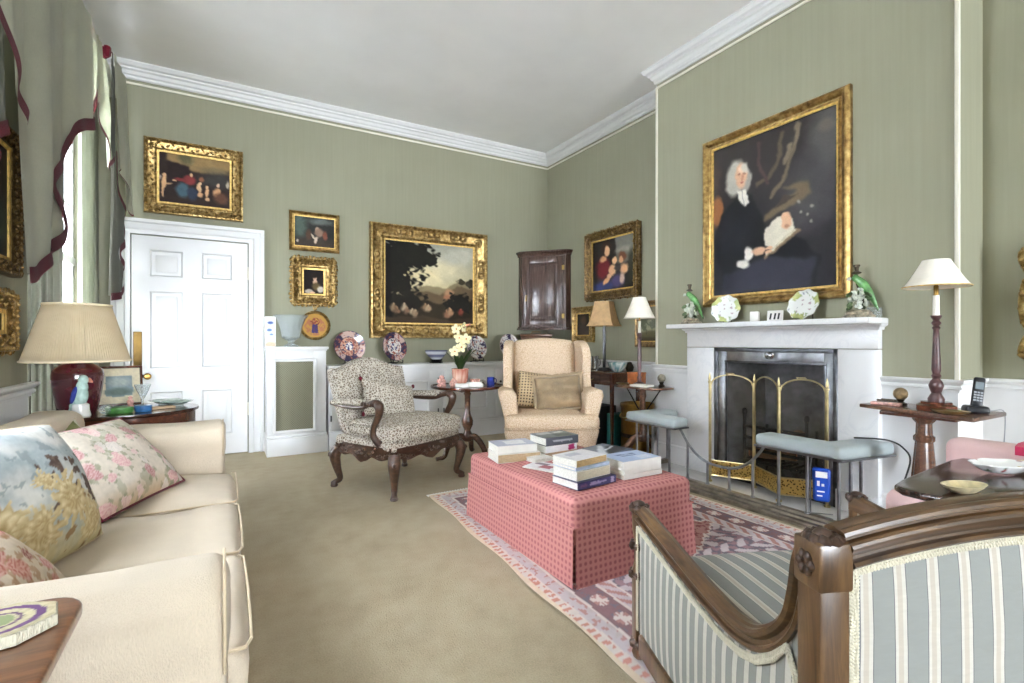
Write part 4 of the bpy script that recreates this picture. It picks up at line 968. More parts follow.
for sx in (-1, 1):
    for sy in (-1, 1): cab(sx*hw, sy*hd, sx, sy).build('leg', 'walnut_carved', t)
m = MB()
def apron(x0, y0, x1, y1, nx, ny):
    L = math.hypot(x1-x0, y1-y0); n = 20
    def fn(u, v):
        s = u*2-1; drop = .022*(math.cos(s*PI*3)*.5+.5)+.03*math.exp(-s*s*14)
        bow = .02*(1-s*s); z = .36-v*(.075+drop)
        return (lerp(x0, x1, u)+nx*bow, lerp(y0, y1, u)+ny*bow, z)
    m.grid(lambda u, v: tuple(a+b*.016 for a, b in zip(fn(u, v), (nx, ny, 0))), n, 6); m.grid(lambda u, v: tuple(a-b*.016 for a, b in zip(fn(u, v), (nx, ny, 0))), n, 6, flip=True)
    random.seed(5)
    for k in range(26):
        u = (k+.5)/26; p = fn(u, .2+.6*random.random())
        m.ball((p[0]+nx*.018, p[1]+ny*.018, p[2]), (.013, .013, .011), 6, None, .4)
apron(-hw, -hd-.01, hw, -hd-.01, 0, -1); apron(hw+.01, -hd, hw+.01, hd, 1, 0); apron(-hw-.01, -hd, -hw-.01, hd, -1, 0); apron(-hw, hd+.01, hw, hd+.01, 0, 1)
m.build('carved_rail', 'walnut_carved', t, angle=50)
bow_front = [(-.385, .31), (-.385, -.27), (-.36, -.31), (-.2, -.335), (0, -.345), (.2, -.335), (.36, -.31), (.385, -.27), (.385, .31)]
m = slab_mb(bow_front, .325, .405, 'z', .028); m.build('seat_base', 'leopard', t, angle=70)
cu = [(-.345, .22), (-.345, -.02), (-.385, -.06), (-.375, -.31), (-.34, -.34), (-.14, -.365), (0, -.368), (.14, -.365), (.34, -.34), (.375, -.31), (.385, -.06), (.345, -.02), (.345, .22)]
m = slab_mb(cu, .395, .515, 'z', .045); bmesh.ops.subdivide_edges(m.bm, edges=[e for e in m.bm.edges if e.calc_length() > .1], cuts=4, use_grid_fill=True)
bmesh.ops.triangulate(m.bm, faces=[f for f in m.bm.faces if len(f.verts) > 4]); bmesh.ops.subdivide_edges(m.bm, edges=[e for e in m.bm.edges if e.calc_length() > .12], cuts=2)
puff(m, -.39, .39, -.37, .23, .47, .035)
m.warp(lambda c: (c.x, c.y, c.z-(.018*math.exp(-((c.x-.03)/.05)**2) if c.y < -.1 else 0)))
o = m.build('seat_cushion', 'leopard', t, angle=80)
m = MB(); m.tube([(x*1.0, y*1.0, .412) for x, y in cu], .006, 6, True); m.tube([(x, y, .495) for x, y in cu], .006, 6, True); m.build('piping', 'leopard', o)
def back_out(w0, w1, zb, zs, zc):
    top = [(w1*s, zs+(zc-zs)*max(0, math.cos(s*PI*.62))**1.5*(1 if abs(s) < .8 else 1)) for s in np.linspace(1, -1, 17)]
    return [(-w0, zb), (w0, zb)] + [(x, z) for x, z in top]
m = slab_mb(back_out(.34, .375, .40, .905, .985), .20, .31, 'y', .04)
m.warp(lambda c: (c.x, c.y+(c.z-.4)*.30, c.z)); o = m.build('backrest', 'leopard', t, angle=70)
m = MB(); m.tube([(x*.985, .205+(z-.4)*.30, z-.006) for x, z in back_out(.34, .375, .42, .905, .985)[1:]+[(-.34, .42)]], .008, 6); m.build('piping', 'leopard', o)
for s in (-1, 1):
    m = MB(); P = spline([(s*.385, .31, .655), (s*.395, .15, .665), (s*.40, .0, .67), (s*.40, -.05, .67)], 5); m.tube(P, [.034]*len(P), 12, flat=.75); m.build('arm_pad', 'leopard', t, angle=70)
    m = MB(); P = spline([(s*.375, .36, .645), (s*.385, .2, .63), (s*.395, .0, .635), (s*.40, -.1, .665), (s*.405, -.165, .68), (s*.405, -.205, .655), (s*.40, -.195, .59), (s*.395, -.14, .5), (s*.385, -.13, .43), (s*.375, -.19, .37)], 6)
    R = [interp([0, .3, .45, .55, .65, .8, 1], [.018, .018, .026, .036, .028, .022, .032], i/(len(P)-1)) for i in range(len(P))]; m.tube(P, R, 10)
    m.ball((s*.405, -.18, .672), (.034, .034, .03), 10, None, .25)
    for k in range(5): m.ball((s*(.405+.02), -.05-.03*k, .665), (.012, .022, .016), 6, None, .4)
    m.build('arm', 'walnut_carved', t, angle=55)
Mloc = Matrix.Translation((1.235, 3.935, 0)) @ Matrix.Rotation(math.radians(27), 4, 'Z')
p = Mloc @ Vector((-.045, .05, .515))
cushion('leopard print cushion with dark corner tassels on carved open armchair', p, math.radians(27-8), .50, .48, .31, .15, 'leopard', .22, .04, 2, None)
o = bpy.data.objects[[x.name for x in bpy.data.objects if x.name.startswith('scatter_cushion')][-1]]
for sx in (-1, 1):
    for z in (.0, .31):
        m = MB(); m.ball((sx*.245, 0, z), (.014, .014, .018), 8, None, .3); m.build('tassel', 'maroon_fringe', o)

# ------------------------------------------------------------------ wing chair
WL, WR = Vector((2.57, 3.80, 0)), math.radians(-28)
t = thing('wing_chair', 'high-backed wing chair in speckled tan fabric behind the pink ottoman', 'armchair', WL, WR)
for sx in (-1, 1):
    for y, h in ((-.30, .16), (.30, .16)):
        m = MB(); m.lathe([(.014, 0), (.018, .02), (.026, h)], (sx*.29, y, 0), 10); m.build('leg', 'mahogany', t)
m = slab_mb([(-.38, .34), (-.41, -.33), (-.38, -.36), (.38, -.36), (.41, -.33), (.38, .34)], .14, .385, 'z', .035)
m.warp(lambda c: (c.x*(1-.14*max(0, (.385-c.z)/.245)), c.y*(1-.08*max(0, (.385-c.z)/.245)), c.z)); m.build('seat_base', 'wing_fabric', t, angle=70)
cu = [(-.28, .22), (-.28, -.22), (-.40, -.26), (-.40, -.36), (-.36, -.40), (.36, -.40), (.40, -.36), (.40, -.26), (.28, -.22), (.28, .22)]
m = slab_mb(cu, .375, .50, 'z', .045); bmesh.ops.triangulate(m.bm, faces=[f for f in m.bm.faces if len(f.verts) > 4]); bmesh.ops.subdivide_edges(m.bm, edges=[e for e in m.bm.edges if e.calc_length() > .1], cuts=3); puff(m, -.4, .4, -.4, .23, .45, .02)
m.warp(lambda c: (c.x, c.y, c.z-.006*math.exp(-(c.x/.03)**2)*(c.y < -.38)))
o = m.build('seat_cushion', 'wing_fabric', t, angle=80)
m = MB(); m.tube([(x, y, .392) for x, y in cu], .005, 6, True); m.build('piping', 'wing_fabric', o)
top = [(.30*s, 1.125+.03*math.cos(s*PI/2)) for s in np.linspace(1, -1, 13)]
m = slab_mb([(-.27, .40), (.27, .40), (.30, .7)]+top+[(-.30, .7)], .20, .33, 'y', .045); m.warp(lambda c: (c.x, c.y+(c.z-.4)*.17, c.z)); m.build('backrest', 'wing_fabric', t, angle=70)
for s in (-1, 1):
    # wing: outline in (y, z), swelling forward at head height
    out = [(.40, .60), (.44, 1.06), (.40, 1.115), (.28, 1.13), (.14, 1.10), (.06, 1.03), (.035, .93), (.05, .80), (.02, .68), (.02, .60)]
    sp = [(p.x, p.y) for p in spline([(y, z, 0) for y, z in out], 3)]
    m = MB(); m.prism(sp, -.04, .04, 'x', .03, 4); m.warp(lambda c: (c.x+s*.335+s*(.36-c.y)*.10, c.y, c.z)); m.build('wing', 'wing_fabric', t, angle=70)
    prof = [(.285, .36), (.37, .34), (.40, .45), (.435, .60), (.452, .655), (.44, .70), (.40, .715), (.33, .705), (.295, .66), (.285, .5)]
    m = MB(); m.prism([(s*x, z) for x, z in prof], -.31, .34, 'y', .028, 4); m.warp(lambda c: (c.x, c.y, c.z-(c.y+.31)*.02)); m.build('arm', 'wing_fabric', t, angle=70)
MW = Matrix.Translation(WL) @ Matrix.Rotation(WR, 4, 'Z')
cushion('dark spotted cushion on tan wing chair, tucked behind the silky brown one', MW @ Vector((-.115, .0, .515)), WR+.1, .30, .36, .33, .13, 'spot_velvet', .14, .03, 5)
o = cushion('silky brown cushion with ruffled edge propped on the tan wing chair', MW @ Vector((.10, -.11, .515)), WR-.05, .32, .42, .31, .15, 'fawn_silk', -.09, .06, 9, crease=.055)
m = MB(); P = []
for e in range(4):
    for k in range(14):
        s = -1+2*k/14; P.append(((s, -1), (1, s), (-s, 1), (-1, -s))[e])
m.grid(lambda u, v: ((lambda q, a: (.21*q[0]*(1-.06*(1-q[1]**2))*(1+.13*v), .012*v*(-1)**a, .155*q[1]*(1-.06*(1-q[0]**2))*(1+.16*v)+.155))(P[round(u*56) % 56], round(u*56))), 56, 2, closeu=True)
m.build('ruffle', 'fawn_silk', o, angle=80)

# ------------------------------------------------------------------ tripod table with the orchid
TX, TY, TZ = 2.045, 4.40, .70
def tripod(t, h, r_top, legs, mat, top=True, spread=.30, base_z=.22):
    m = MB(); m.lathe([(.03, base_z-.06), (.045, base_z-.04), (.05, base_z), (.034, base_z+.03), (.03, base_z+.05), (.052, base_z+.10), (.056, base_z+.14), (.034, base_z+.2), (.026, base_z+.24), (.028, h-.10), (.036, h-.08), (.028, h-.07), (.045, h-.03), (.045, h-.022)], seg=20); m.build('column', mat, t)
    for a in legs:
        m = MB(); c, s = math.cos(a), math.sin(a)
        P = spline([(c*r, s*r, z) for r, z in ((.03, base_z-.02), (.10, base_z-.01), (.19, base_z-.09), (spread-.05, .035), (spread, .022), (spread+.03, .016))], 5)
        m.tube(P, [interp([0, .3, .8, 1], [.034, .03, .017, .02], i/(len(P)-1)) for i in range(len(P))], 10); m.build('leg', mat, t)
t = thing('tripod_table', 'round mahogany tripod table carrying an orchid before the white cupboards', 'table', (TX, TY, 0))
tripod(t, .70, .34, (math.radians(175), math.radians(295), math.radians(55)), 'mahogany_red', spread=.28)
m = MB(); m.lathe([(.0, .668), (.30, .67), (.345, .678), (.352, .69), (.35, .702), (.338, .702), (.328, .694), (0, .694)], seg=56, cap=False); m.build('tabletop', 'mahogany', t)
m = MB(); m.b2((-.12, -.12, .645), (.12, .12, .667), .004); m.build('block', 'mahogany', t)
TZ = .695
t = thing('potted_orchid', 'pale yellow orchid in pink patterned pot on round tripod table', 'plant', (TX-.03, TY+.10, TZ))
m = MB(); m.lathe([(.06, 0), (.07, .01), (.078, .08), (.083, .15), (.087, .16), (.08, .16), (.076, .15), (.07, .13), (0, .13)], seg=28); o = m.build('pot', 'glaze', t); paint(o, lambda c: (196, 142, 122) if fbm(math.atan2(c.y, c.x), c.z*8, 1, 4) > -.05 else (222, 190, 172) if fbm(c.x, c.z, 4, 60) > 0 else (186, 112, 96))
for a, L, w in ((.3, .26, .028), (1.6, .2, .03), (2.7, .22, .026), (4.4, .18, .026), (5.6, .25, .024)):
    m = MB(); c, s = math.cos(a), math.sin(a)
    def lf(u, v):
        q = (2*v-1)*w*math.sin(PI*min(1, u*.92+.08))**.7; r = .02+L*.55*u**1.3; z = .14+L*u*(1-.18*u)
        return (c*r-s*q, s*r+c*q, z+abs(2*v-1)*.008)
    m.grid(lf, 10, 4); b = m.bm; bmesh.ops.solidify(b, geom=b.faces[:], thickness=.002); m.build('leaf', 'leaf_green', t)
st = spline([(0, 0, .13), (-.02, .01, .3), (-.035, .01, .46), (.0, -.01, .57), (.05, -.03, .60)], 8)
MB().tube(st, .004, 6).build('stem', 'leaf_green', t)
random.seed(3)
for k, (x, z, s) in enumerate([(-.075, .33, 1.25), (.0, .37, 1.35), (-.02, .46, 1.4), (.045, .45, 1.35), (-.055, .545, 1.2), (.03, .56, 1.1)]):
    m = MB(); Mf = Matrix.Translation((x, -.03+.01*(k % 3), z)) @ Matrix.Rotation(random.uniform(-.5, .5), 4, 'Z') @ Matrix.Rotation(random.uniform(-.3, .3), 4, 'X')
    for q in range(5):
        a = q*2*PI/5+.3; b = MB(); b.ball((math.cos(a)*.022*s, 0, math.sin(a)*.022*s), (.021*s, .004, .016*s), 8, Matrix.Rotation(-a, 4, 'Y')); m.merge(b.bm, Mf)
    f = m.build('flower', 'petal', t)
    m = MB(); m.ball((x, -.04+.01*(k % 3), z), .008, 6); m.build('lip', 'orange_wood', f)
for k, (x, z) in enumerate(((.055, .585), (.085, .59), (.03, .60))):
    m = MB(); m.ball((x, -.03, z), (.012, .01, .014), 8); m.build('bud', 'terracotta_pink' if k < 2 else 'petal', t)
def small(name, lab, cat, x, y, z, mat, mb, group=None, rz=0):
    o = mb.build(name, mat); o.location = (x, y, z); o.rotation_euler = (0, 0, rz); return tag(o, lab, cat, group)
t = thing('china_mug', 'blue mottled mug at right of the orchid table', 'mug', (TX+.20, TY-.10, TZ))
m = MB(); m.lathe([(.034, 0), (.038, .01), (.036, .075), (.038, .08), (.034, .08), (.03, .012), (0, .012)], seg=20); m.build('body', 'cobalt', t)
m = MB(); m.tube(spline([(.034, 0, .065), (.058, 0, .06), (.06, 0, .03), (.036, 0, .018)], 5), .005, 6); m.build('handle', 'cobalt', t)
small('card_stack', 'white and pink boxed cards at the front of orchid table', 'card', TX-.0, TY-.15, TZ, 'paper_white', MB().b2((-.085, -.035, 0), (.085, .035, .03), .003).b2((-.07, -.03, .03), (.07, .03, .045), .002), rz=-.5)
small('china_figure', 'small pink china figure at left edge of orchid table', 'ornament', TX-.25, TY+.04, TZ, 'pink_china', MB().lathe([(.028, 0), (.034, .012), (.02, .03), (.03, .055), (.014, .078), (.018, .095), (0, .108)], seg=16, sx=1.4).ball((-.03, 0, .05), (.02, .012, .02), 8).ball((.03, .01, .04), (.018, .012, .026), 8))
small('china_pot', 'little white and pink pot between figure and orchid pot', 'ornament', TX-.155, TY-.02, TZ, 'pink_china', MB().lathe([(.024, 0), (.036, .02), (.034, .05), (.02, .058), (.022, .064), (.008, .075), (0, .08)], seg=18))
small('glass_dish', 'pale rounded dish beside blue mug on orchid table', 'dish', TX+.235, TY+.045, TZ, 'white_china', MB().lathe([(.02, 0), (.024, .006), (.045, .03), (.05, .045), (.046, .045), (.02, .01), (0, .01)], seg=24))
small('trinket_box', 'pink and white box standing behind boxed cards on orchid table', 'box', TX+.09, TY+.02, TZ, 'pink_china', MB().b2((-.04, -.028, 0), (.04, .028, .05), .006).b2((-.042, -.03, .05), (.042, .03, .06), .004), rz=.3)
small('photo_card', 'narrow white card lying at left front of orchid table', 'card', TX-.12, TY-.14, TZ, 'paper_white', MB().b2((-.06, -.02, 0), (.06, .02, .035), .002), rz=-.5)
# ------------------------------------------------------------------ side table in the far recess
SX, SY, SZ = 3.65, 4.33, .80
t = thing('side_table', 'mahogany side table with bow drawer below woman-in-red painting', 'table', (SX, SY, 0), -PI/2)
# local x runs along -Y, local -y faces the room
w, d = .41, .215
m = MB(); m.prism([(-w, d), (-w, -d), (-.2, -d-.015), (0, -d-.022), (.2, -d-.015), (w, -d), (w, d)], SZ-.022, SZ, 'z', .006); m.build('tabletop', 'mahogany_red', t)
m = MB(); m.prism([(-w+.02, d-.01), (-w+.02, -d+.02), (-.2, -d+.006), (0, -d), (.2, -d+.006), (w-.02, -d+.02), (w-.02, d-.01)], SZ-.135, SZ-.022, 'z', .003); m.build('apron', 'mahogany_red', t)
m = MB(); m.prism([(-.22, -d+.02), (-.22, -d+.0), (0, -d-.008), (.22, -d+.0), (.22, -d+.02)], SZ-.12, SZ-.035, 'z', .003); dr = m.build('drawer', 'mahogany_red', t)
for x in (-.1, .1): m = MB(); m.tube(spline([(x-.03, -d-.008, SZ-.07), (x-.025, -d-.02, SZ-.085), (x+.025, -d-.02, SZ-.085), (x+.03, -d-.008, SZ-.07)], 4), .004, 6); m.build('handle', 'old_brass', dr)
for x in (-w+.035, w-.035):
    for y in (-d+.035, d-.035):
        m = MB(); m.box((x, y, (SZ-.02)/2), (.04, .04, SZ-.02), .004, 1, taper=.6); m.build('leg', 'mahogany', t)
T2 = SZ+.001
t = thing('table_lamp', 'slim metal table lamp with tan square bell shade on side table', 'lamp', (3.66, 4.30, T2), math.radians(-60))
m = MB(); m.b2((-.07, -.07, 0), (.07, .07, .018), .004); m.b2((-.05, -.05, .018), (.05, .05, .03), .004); m.build('base', 'dark_steel', t)
m = MB(); m.b2((-.014, -.014, .03), (.014, .014, .52), .004); m.build('stem', 'dark_steel', t)
m = MB(); m.tube([(0, 0, .52), (0, 0, .56)], .012, 8); m.build('bulb_holder', 'old_brass', t)
def bell(r0, r1, z0, z1, n=4, mat='tan_shade', parent=None, curve=.75, rot=PI/4):
    m = MB()
    def fn(u, v):
        a = 2*PI*u*1.0+rot; k = math.cos(PI/n)/math.cos(((a-rot) % (2*PI/n))-PI/n) if n else 1
        r = lerp(r0, r1, v**curve)*k
        return (r*math.cos(a), r*math.sin(a), lerp(z0, z1, v))
    m.grid(fn, 64, 10, closeu=True); bmesh.ops.recalc_face_normals(m.bm, faces=m.bm.faces[:]); bmesh.ops.solidify(m.bm, geom=m.bm.faces[:], thickness=.003)
    return m.build('lamp_shade', mat, parent, angle=30)
bell(.215, .115, .49, .76, 4, 'tan_shade', t, .6)
small('figurine', 'small black figure standing beside white box on side table', 'ornament', 3.52, 4.50, T2, 'black_card', MB().lathe([(.035, 0), (.035, .01), (.018, .02), (.026, .05), (.03, .09), (.015, .12), (.022, .145), (0, .165)], seg=14))
small('white_box', 'white box at the far end of side table beside black figure', 'box', 3.58, 4.655, T2, 'paper_white', MB().b2((-.05, -.04, 0), (.05, .04, .14), .004))
t = thing('silver_tankard', 'silver tankard on side table between black figure and tan lamp', 'tankard', (3.70, 4.52, T2))
m = MB(); m.lathe([(.05, 0), (.055, .01), (.05, .03), (.047, .12), (.052, .15), (.048, .15), (.043, .03), (0, .03)], seg=24); m.build('body', 'silver', t)
m = MB(); m.tube(spline([(.045, 0, .12), (.085, 0, .11), (.085, 0, .05), (.05, 0, .035)], 5), .006, 6); m.build('handle', 'silver', t)
t = thing('china_bowl', 'aqua and white china bowl at the near end of side table', 'bowl', (3.62, 4.04, T2))
m = MB(); m.lathe([(.045, 0), (.05, .008), (.085, .04), (.10, .085), (.104, .1), (.098, .1), (.08, .045), (.04, .014), (0, .014)], seg=32, flute=.02, nfl=8); o = m.build('bowl', 'glaze', t); paint(o, lambda c: (124, 168, 172) if fbm(math.atan2(c.y, c.x), c.z*10, 2, 4) > 0 else (220, 226, 222))
small('ornament', 'small dark green ornament beside the aqua bowl on side table', 'ornament', 3.74, 3.985, T2, 'bronze_dark', MB().lathe([(.03, 0), (.04, .02), (.045, .05), (.03, .08), (.02, .1), (0, .105)], seg=16))
# under the table
t = thing('book_rack', 'black open rack of books on the floor under side table', 'rack', (3.64, 4.36, 0), -PI/2)
m = MB(); m.b2((-.13, -.13, 0), (.13, .13, .02)); m.b2((-.13, -.13, .02), (-.115, .13, .40)); m.b2((.115, -.13, .02), (.13, .13, .40)); m.b2((-.115, .115, .02), (.115, .13, .40)); m.b2((-.13, -.13, .40), (.13, .13, .415)); m.build('case', 'black_card', t)
for i, (x, w_, h, c, lab) in enumerate([(-.085, .045, .3, 'black_card', 'black spined tall book in the floor rack, furthest left'), (-.035, .03, .32, 'page_white', 'white spined book in the floor rack beside the tall black one'), (.005, .04, .31, 'bronze_dark', 'brown spined book in the middle of the floor rack'), (.05, .035, .33, 'page_white', 'white spined book in the floor rack towards the teal box'), (.09, .035, .3, 'black_card', 'black spined book in the floor rack nearest the teal box')]):
    b = thing('book', lab, 'book', (3.64-.01, 4.36-x, .021), -PI/2, 'books in the floor rack')
    m = MB(); m.b2((-w_/2+.002, -.098, .003), (w_/2-.002, .1, h-.003)); m.build('pages', 'page_edge', b)
    m = MB(); m.b2((-w_/2, -.102, 0), (w_/2, -.098, h)); m.b2((-w_/2, -.1, 0), (-w_/2+.003, .102, h)); m.b2((w_/2-.003, -.1, 0), (w_/2, .102, h)); m.build('cover', c, b, smooth=False)
small('file_box', 'teal box file standing on the floor right of the book rack', 'box', 3.70, 4.11, 0, 'teal_card', MB().b2((-.12, -.06, 0), (.12, .06, .35), .006).b2((-.123, -.045, .05), (-.119, .045, .09), .002), rz=.05)

# wine table with its stick lamp, in front of the side table
WX, WY, WZ = 3.36, 3.41, .71
t = thing('wine_table', 'small walnut tripod table with stick lamp behind the far fender seat', 'table', (WX, WY, 0))
m = MB(); m.lathe([(.035, .20), (.042, .22), (.034, .27), (.026, .35), (.026, .58), (.034, .62), (.03, .66), (.04, .69)], seg=16); m.build('column', 'mahogany_red', t)
for a in (math.radians(80), math.radians(20), math.radians(160)):
    m = MB(); c, s = math.cos(a), math.sin(a); P = spline([(c*r, s*r, z) for r, z in ((.02, .25), (.08, .24), (.17, .15), (.26, .05), (.31, .018))], 5)
    m.tube(P, [interp([0, .3, .85, 1], [.03, .026, .016, .018], i/(len(P)-1)) for i in range(len(P))], 10); m.build('leg', 'mahogany_red', t)
m = MB(); m.prism([(-.15, -.22), (-.11, -.27), (.11, -.27), (.15, -.22), (.15, .22), (.11, .27), (-.11, .27), (-.15, .22)], WZ-.018, WZ, 'z', .005); m.build('tabletop', 'mahogany_red', t)
for s in (-1, 1): m = MB(); m.tube([(0, s*.22, WZ-.018), (0, s*.05, WZ-.22)], .006, 6); m.build('strut', 'blacked_iron', t)
Z3 = WZ+.001
t = thing('stick_lamp', 'dark turned stick lamp with small white cone shade behind far fender seat', 'lamp', (3.37, 3.46, Z3), 0, 'white shaded stick lamps')
m = MB(); m.lathe([(.06, 0), (.06, .012), (.045, .02), (.02, .035), (.018, .06), (.024, .075), (.014, .09), (.018, .16), (.02, .26), (.016, .38), (.014, .42), (.022, .435), (.014, .45), (.024, .47), (.022, .49)], seg=20); m.build('post', 'lamp_post', t)
m = MB(); m.lathe([(.014, .49), (.013, .60)], seg=14); m.build('candle_tube', 'candle_white', t)
m = MB(); m.lathe([(.008, .60), (.008, .66), (.003, .67), (.003, .815)], seg=10); m.build('bulb_holder', 'old_brass', t)
bell(.145, .058, .625, .82, 0, 'white_shade', t, .85)
t = small('tea_caddy', 'orange-veneered wooden caddy standing behind stick lamp on wine table', 'box', 3.445, 3.575, Z3, 'orange_wood', MB().b2((-.045, -.075, 0), (.045, .075, .1), .004).b2((-.048, -.078, .1), (.048, .078, .115), .004), rz=.3)
small('magazine', 'open white magazine lying at front of the wine table', 'magazine', 3.30, 3.36, Z3, 'page_white', MB().b2((-.06, -.09, 0), (.06, .09, .018), .004), rz=.2)
t = thing('stone_sphere', 'small stone ball on ring stand at near end of wine table', 'ornament', (3.43, 3.245, Z3))
m = MB(); m.ball((0, 0, .078), .038, 20); m.build('ball', 'stone_grey', t)
m = MB(); m.lathe([(.026, 0), (.03, .01), (.016, .025), (.022, .045), (.018, .046)], seg=16); m.build('stand', 'bronze_dark', t)
small('brass_dish', 'shallow brass dish at the far end of wine table', 'dish', 3.27, 3.58, Z3, 'brass', MB().lathe([(.03, 0), (.055, .012), (.06, .02), (.055, .02), (.03, .006), (0, .006)], seg=24))
t = thing('brass_bucket', 'brass banded coal bucket on the floor behind the wine table column', 'bucket', (3.69, 3.82, 0))
m = MB(); m.lathe([(.155, 0), (.165, .01), (.168, .03), (.165, .05), (.165, .44), (.172, .455), (.172, .485), (.165, .49), (.158, .48), (.155, .06), (0, .055)], seg=40); m.build('body', 'old_brass', t)
for s in (-1, 1): m = MB(); m.tube(spline([(s*.165, -.05, .4), (s*.195, -.04, .36), (s*.195, .04, .36), (s*.165, .05, .4)], 5), .007, 8); m.build('handle', 'brass', t)
m = MB(); m.lathe([(.169, .15), (.171, .155), (.171, .185), (.169, .19)], seg=40, cap=False); m.build('band', 'bronze_dark', t)

# ------------------------------------------------------------------ table, lamp and telephone to the right of the fireplace
t = thing('pedestal_table', 'mahogany rectangular table on reeded column right of fireplace', 'table', (3.27, 1.23, 0))
PT = .76
m = MB(); m.prism([(-.06, .29), (-.215, -.275), (.195, -.275), (.205, .275)], PT-.022, PT, 'z', .006); m.build('tabletop', 'mahogany_red', t)
m = MB(); m.b2((-.1, -.17, PT-.045), (.14, .17, PT-.022), .006); m.build('bearer', 'mahogany', t)
m = MB(); m.lathe([(.085, .20), (.085, .23), (.06, .25), (.062, .30), (.038, .58), (.046, .59), (.046, .61), (.036, .62), (.034, .68), (.05, .70), (.05, .715)], seg=48, flute=.04, nfl=12); m.build('column', 'mahogany_red', t)
for a in (80, 200, 320):
    a = math.radians(a); c, s = math.cos(a), math.sin(a); m = MB(); P = spline([(c*r, s*r, z) for r, z in ((.03, .22), (.1, .2), (.17, .1), (.21, .035), (.235, .016))], 5)
    m.tube(P, [interp([0, .4, 1], [.035, .028, .016], i/(len(P)-1)) for i in range(len(P))], 10); m.build('leg', 'mahogany_red', t)
Z4 = PT+.001
t = thing('stick_lamp', 'tall turned lamp with wide white cone shade right of the fireplace', 'lamp', (3.235, 1.165, Z4), 0, 'white shaded stick lamps')
m = MB(); m.lathe([(.088, 0), (.088, .025), (.07, .035), (.068, .045)], seg=8); m.build('base', 'mahogany', t)
m = MB(); m.lathe([(r_*.86, z_) for r_, z_ in [(.04, .045), (.042, .06), (.024, .09), (.034, .115), (.038, .13), (.03, .15), (.018, .165), (.026, .18), (.018, .19), (.024, .21), (.022, .26), (.017, .36), (.014, .42), (.022, .43), (.014, .44), (.026, .455), (.014, .47), (.026, .485), (.028, .495)]], seg=24); m.build('post', 'lamp_post', t)
m = MB(); m.lathe([(.015, .495), (.014, .60)], seg=16); m.build('candle_tube', 'candle_white', t)
m = MB(); m.lathe([(.011, .60), (.011, .65), (.003, .66), (.003, .785)], seg=10); m.build('bulb_holder', 'old_brass', t)
sh = bell(.142, .058, .645, .785, 0, 'white_shade', t, .85)
m = MB(); m.tube([(.143*math.cos(a), .143*math.sin(a), .645) for a in np.linspace(0, 2*PI, 49)[:-1]], .003, 6, True); m.build('shade_trim', 'gilt_slip', sh)
t = thing('stone_sphere', 'brown speckled stone ball on little stand, on table right of fireplace', 'ornament', (3.335, 1.365, Z4))
m = MB(); m.ball((0, 0, .062), .036, 20); m.build('ball', 'stone_brown', t)
m = MB(); m.lathe([(.03, 0), (.032, .008), (.014, .018), (.02, .032), (.018, .033)], seg=16); m.build('stand', 'bronze_dark', t)
small('card_case', 'small dark and white case lying beside the brown stone ball', 'box', 3.25, 1.40, Z4, 'pink_china', MB().b2((-.025, -.07, 0), (.025, .07, .016), .004), rz=.15)
small('tray', 'narrow dark tray with rolled edge behind the small case', 'tray', 3.385, 1.44, Z4, 'bronze_dark', MB().b2((-.03, -.055, 0), (.03, .055, .01), .003).b2((-.03, -.055, .01), (-.024, .055, .02), .002).b2((.024, -.055, .01), (.03, .055, .02), .002))
small('brass_dish', 'oval brass dish beside the base of tall lamp by fireplace', 'dish', 3.13, 1.07, Z4, 'brass', MB().lathe([(.04, 0), (.065, .01), (.072, .018), (.066, .018), (.04, .005), (0, .005)], seg=28, sx=.7, sy=1.1))
t = thing('telephone', 'black cordless telephone upright in its cradle beside the tall lamp', 'telephone', (3.285, 1.02, Z4), math.radians(-58))
m = MB(); m.box((0, .01, .018), (.09, .085, .036), .012, 3, taper=1.1); m.build('cradle', 'black_plastic', t)
Mh = Matrix.Translation((0, 0, .03)) @ Matrix.Rotation(.16, 4, 'Y') @ Matrix.Rotation(-.22, 4, 'X')
m = MB(); m.box((0, 0, .075), (.047, .024, .155), .011, 3); m.xf(Mh); h = m.build('handset', 'black_plastic', t)
m = MB(); m.box((0, -.0125, .108), (.033, .002, .036), 0); m.xf(Mh); m.build('screen', 'screen_grey', h, smooth=False)
m = MB()
for i in range(3):
    for j in range(4): m.box((-.0125+i*.0125, -.0125, .032+j*.0135), (.0095, .003, .008), 0)
m.xf(Mh); m.build('keypad', 'grey_plastic', h, smooth=False)
m = MB(); m.tube(spline([(.03, .05, .01), (.09, .10, .004), (.145, .152, .003), (.158, .165, -.05), (.15, .16, -.2)], 6), .0025, 6); m.build('cord', 'grey_plastic', t)

# ------------------------------------------------------------------ polished table and pink chair beyond the striped armchair
MX, MY = 2.13, .5
t = thing('occasional_table', 'dark polished table with rounded corners behind the striped armchair', 'table', (MX, MY, 0))
P = [(1.855, .70), (1.862, .76), (1.90, .795), (1.98, .81), (2.48, .85), (2.56, .84), (2.60, .79), (2.66, .30), (2.60, .22), (1.98, .18), (1.91, .23)]
m = MB(); m.prism([(x-MX, y-MY) for x, y in P], .632, .655, 'z', .008, 3); m.build('tabletop', 'dark_polish', t, angle=50)
m = MB(); m.lathe([(.05, .1), (.055, .14), (.035, .2), (.03, .3), (.045, .42), (.03, .5), (.03, .58), (.06, .62), (.06, .632)], seg=20); m.build('column', 'mahogany', t)
for a in (100, 190, 280):
    a = math.radians(a); c, s = math.cos(a), math.sin(a); m = MB(); Q = spline([(c*r, s*r, z) for r, z in ((.03, .14), (.08, .13), (.13, .06), (.17, .016))], 5); m.tube(Q, .02, 8); m.build('leg', 'mahogany', t)
Z5 = .656
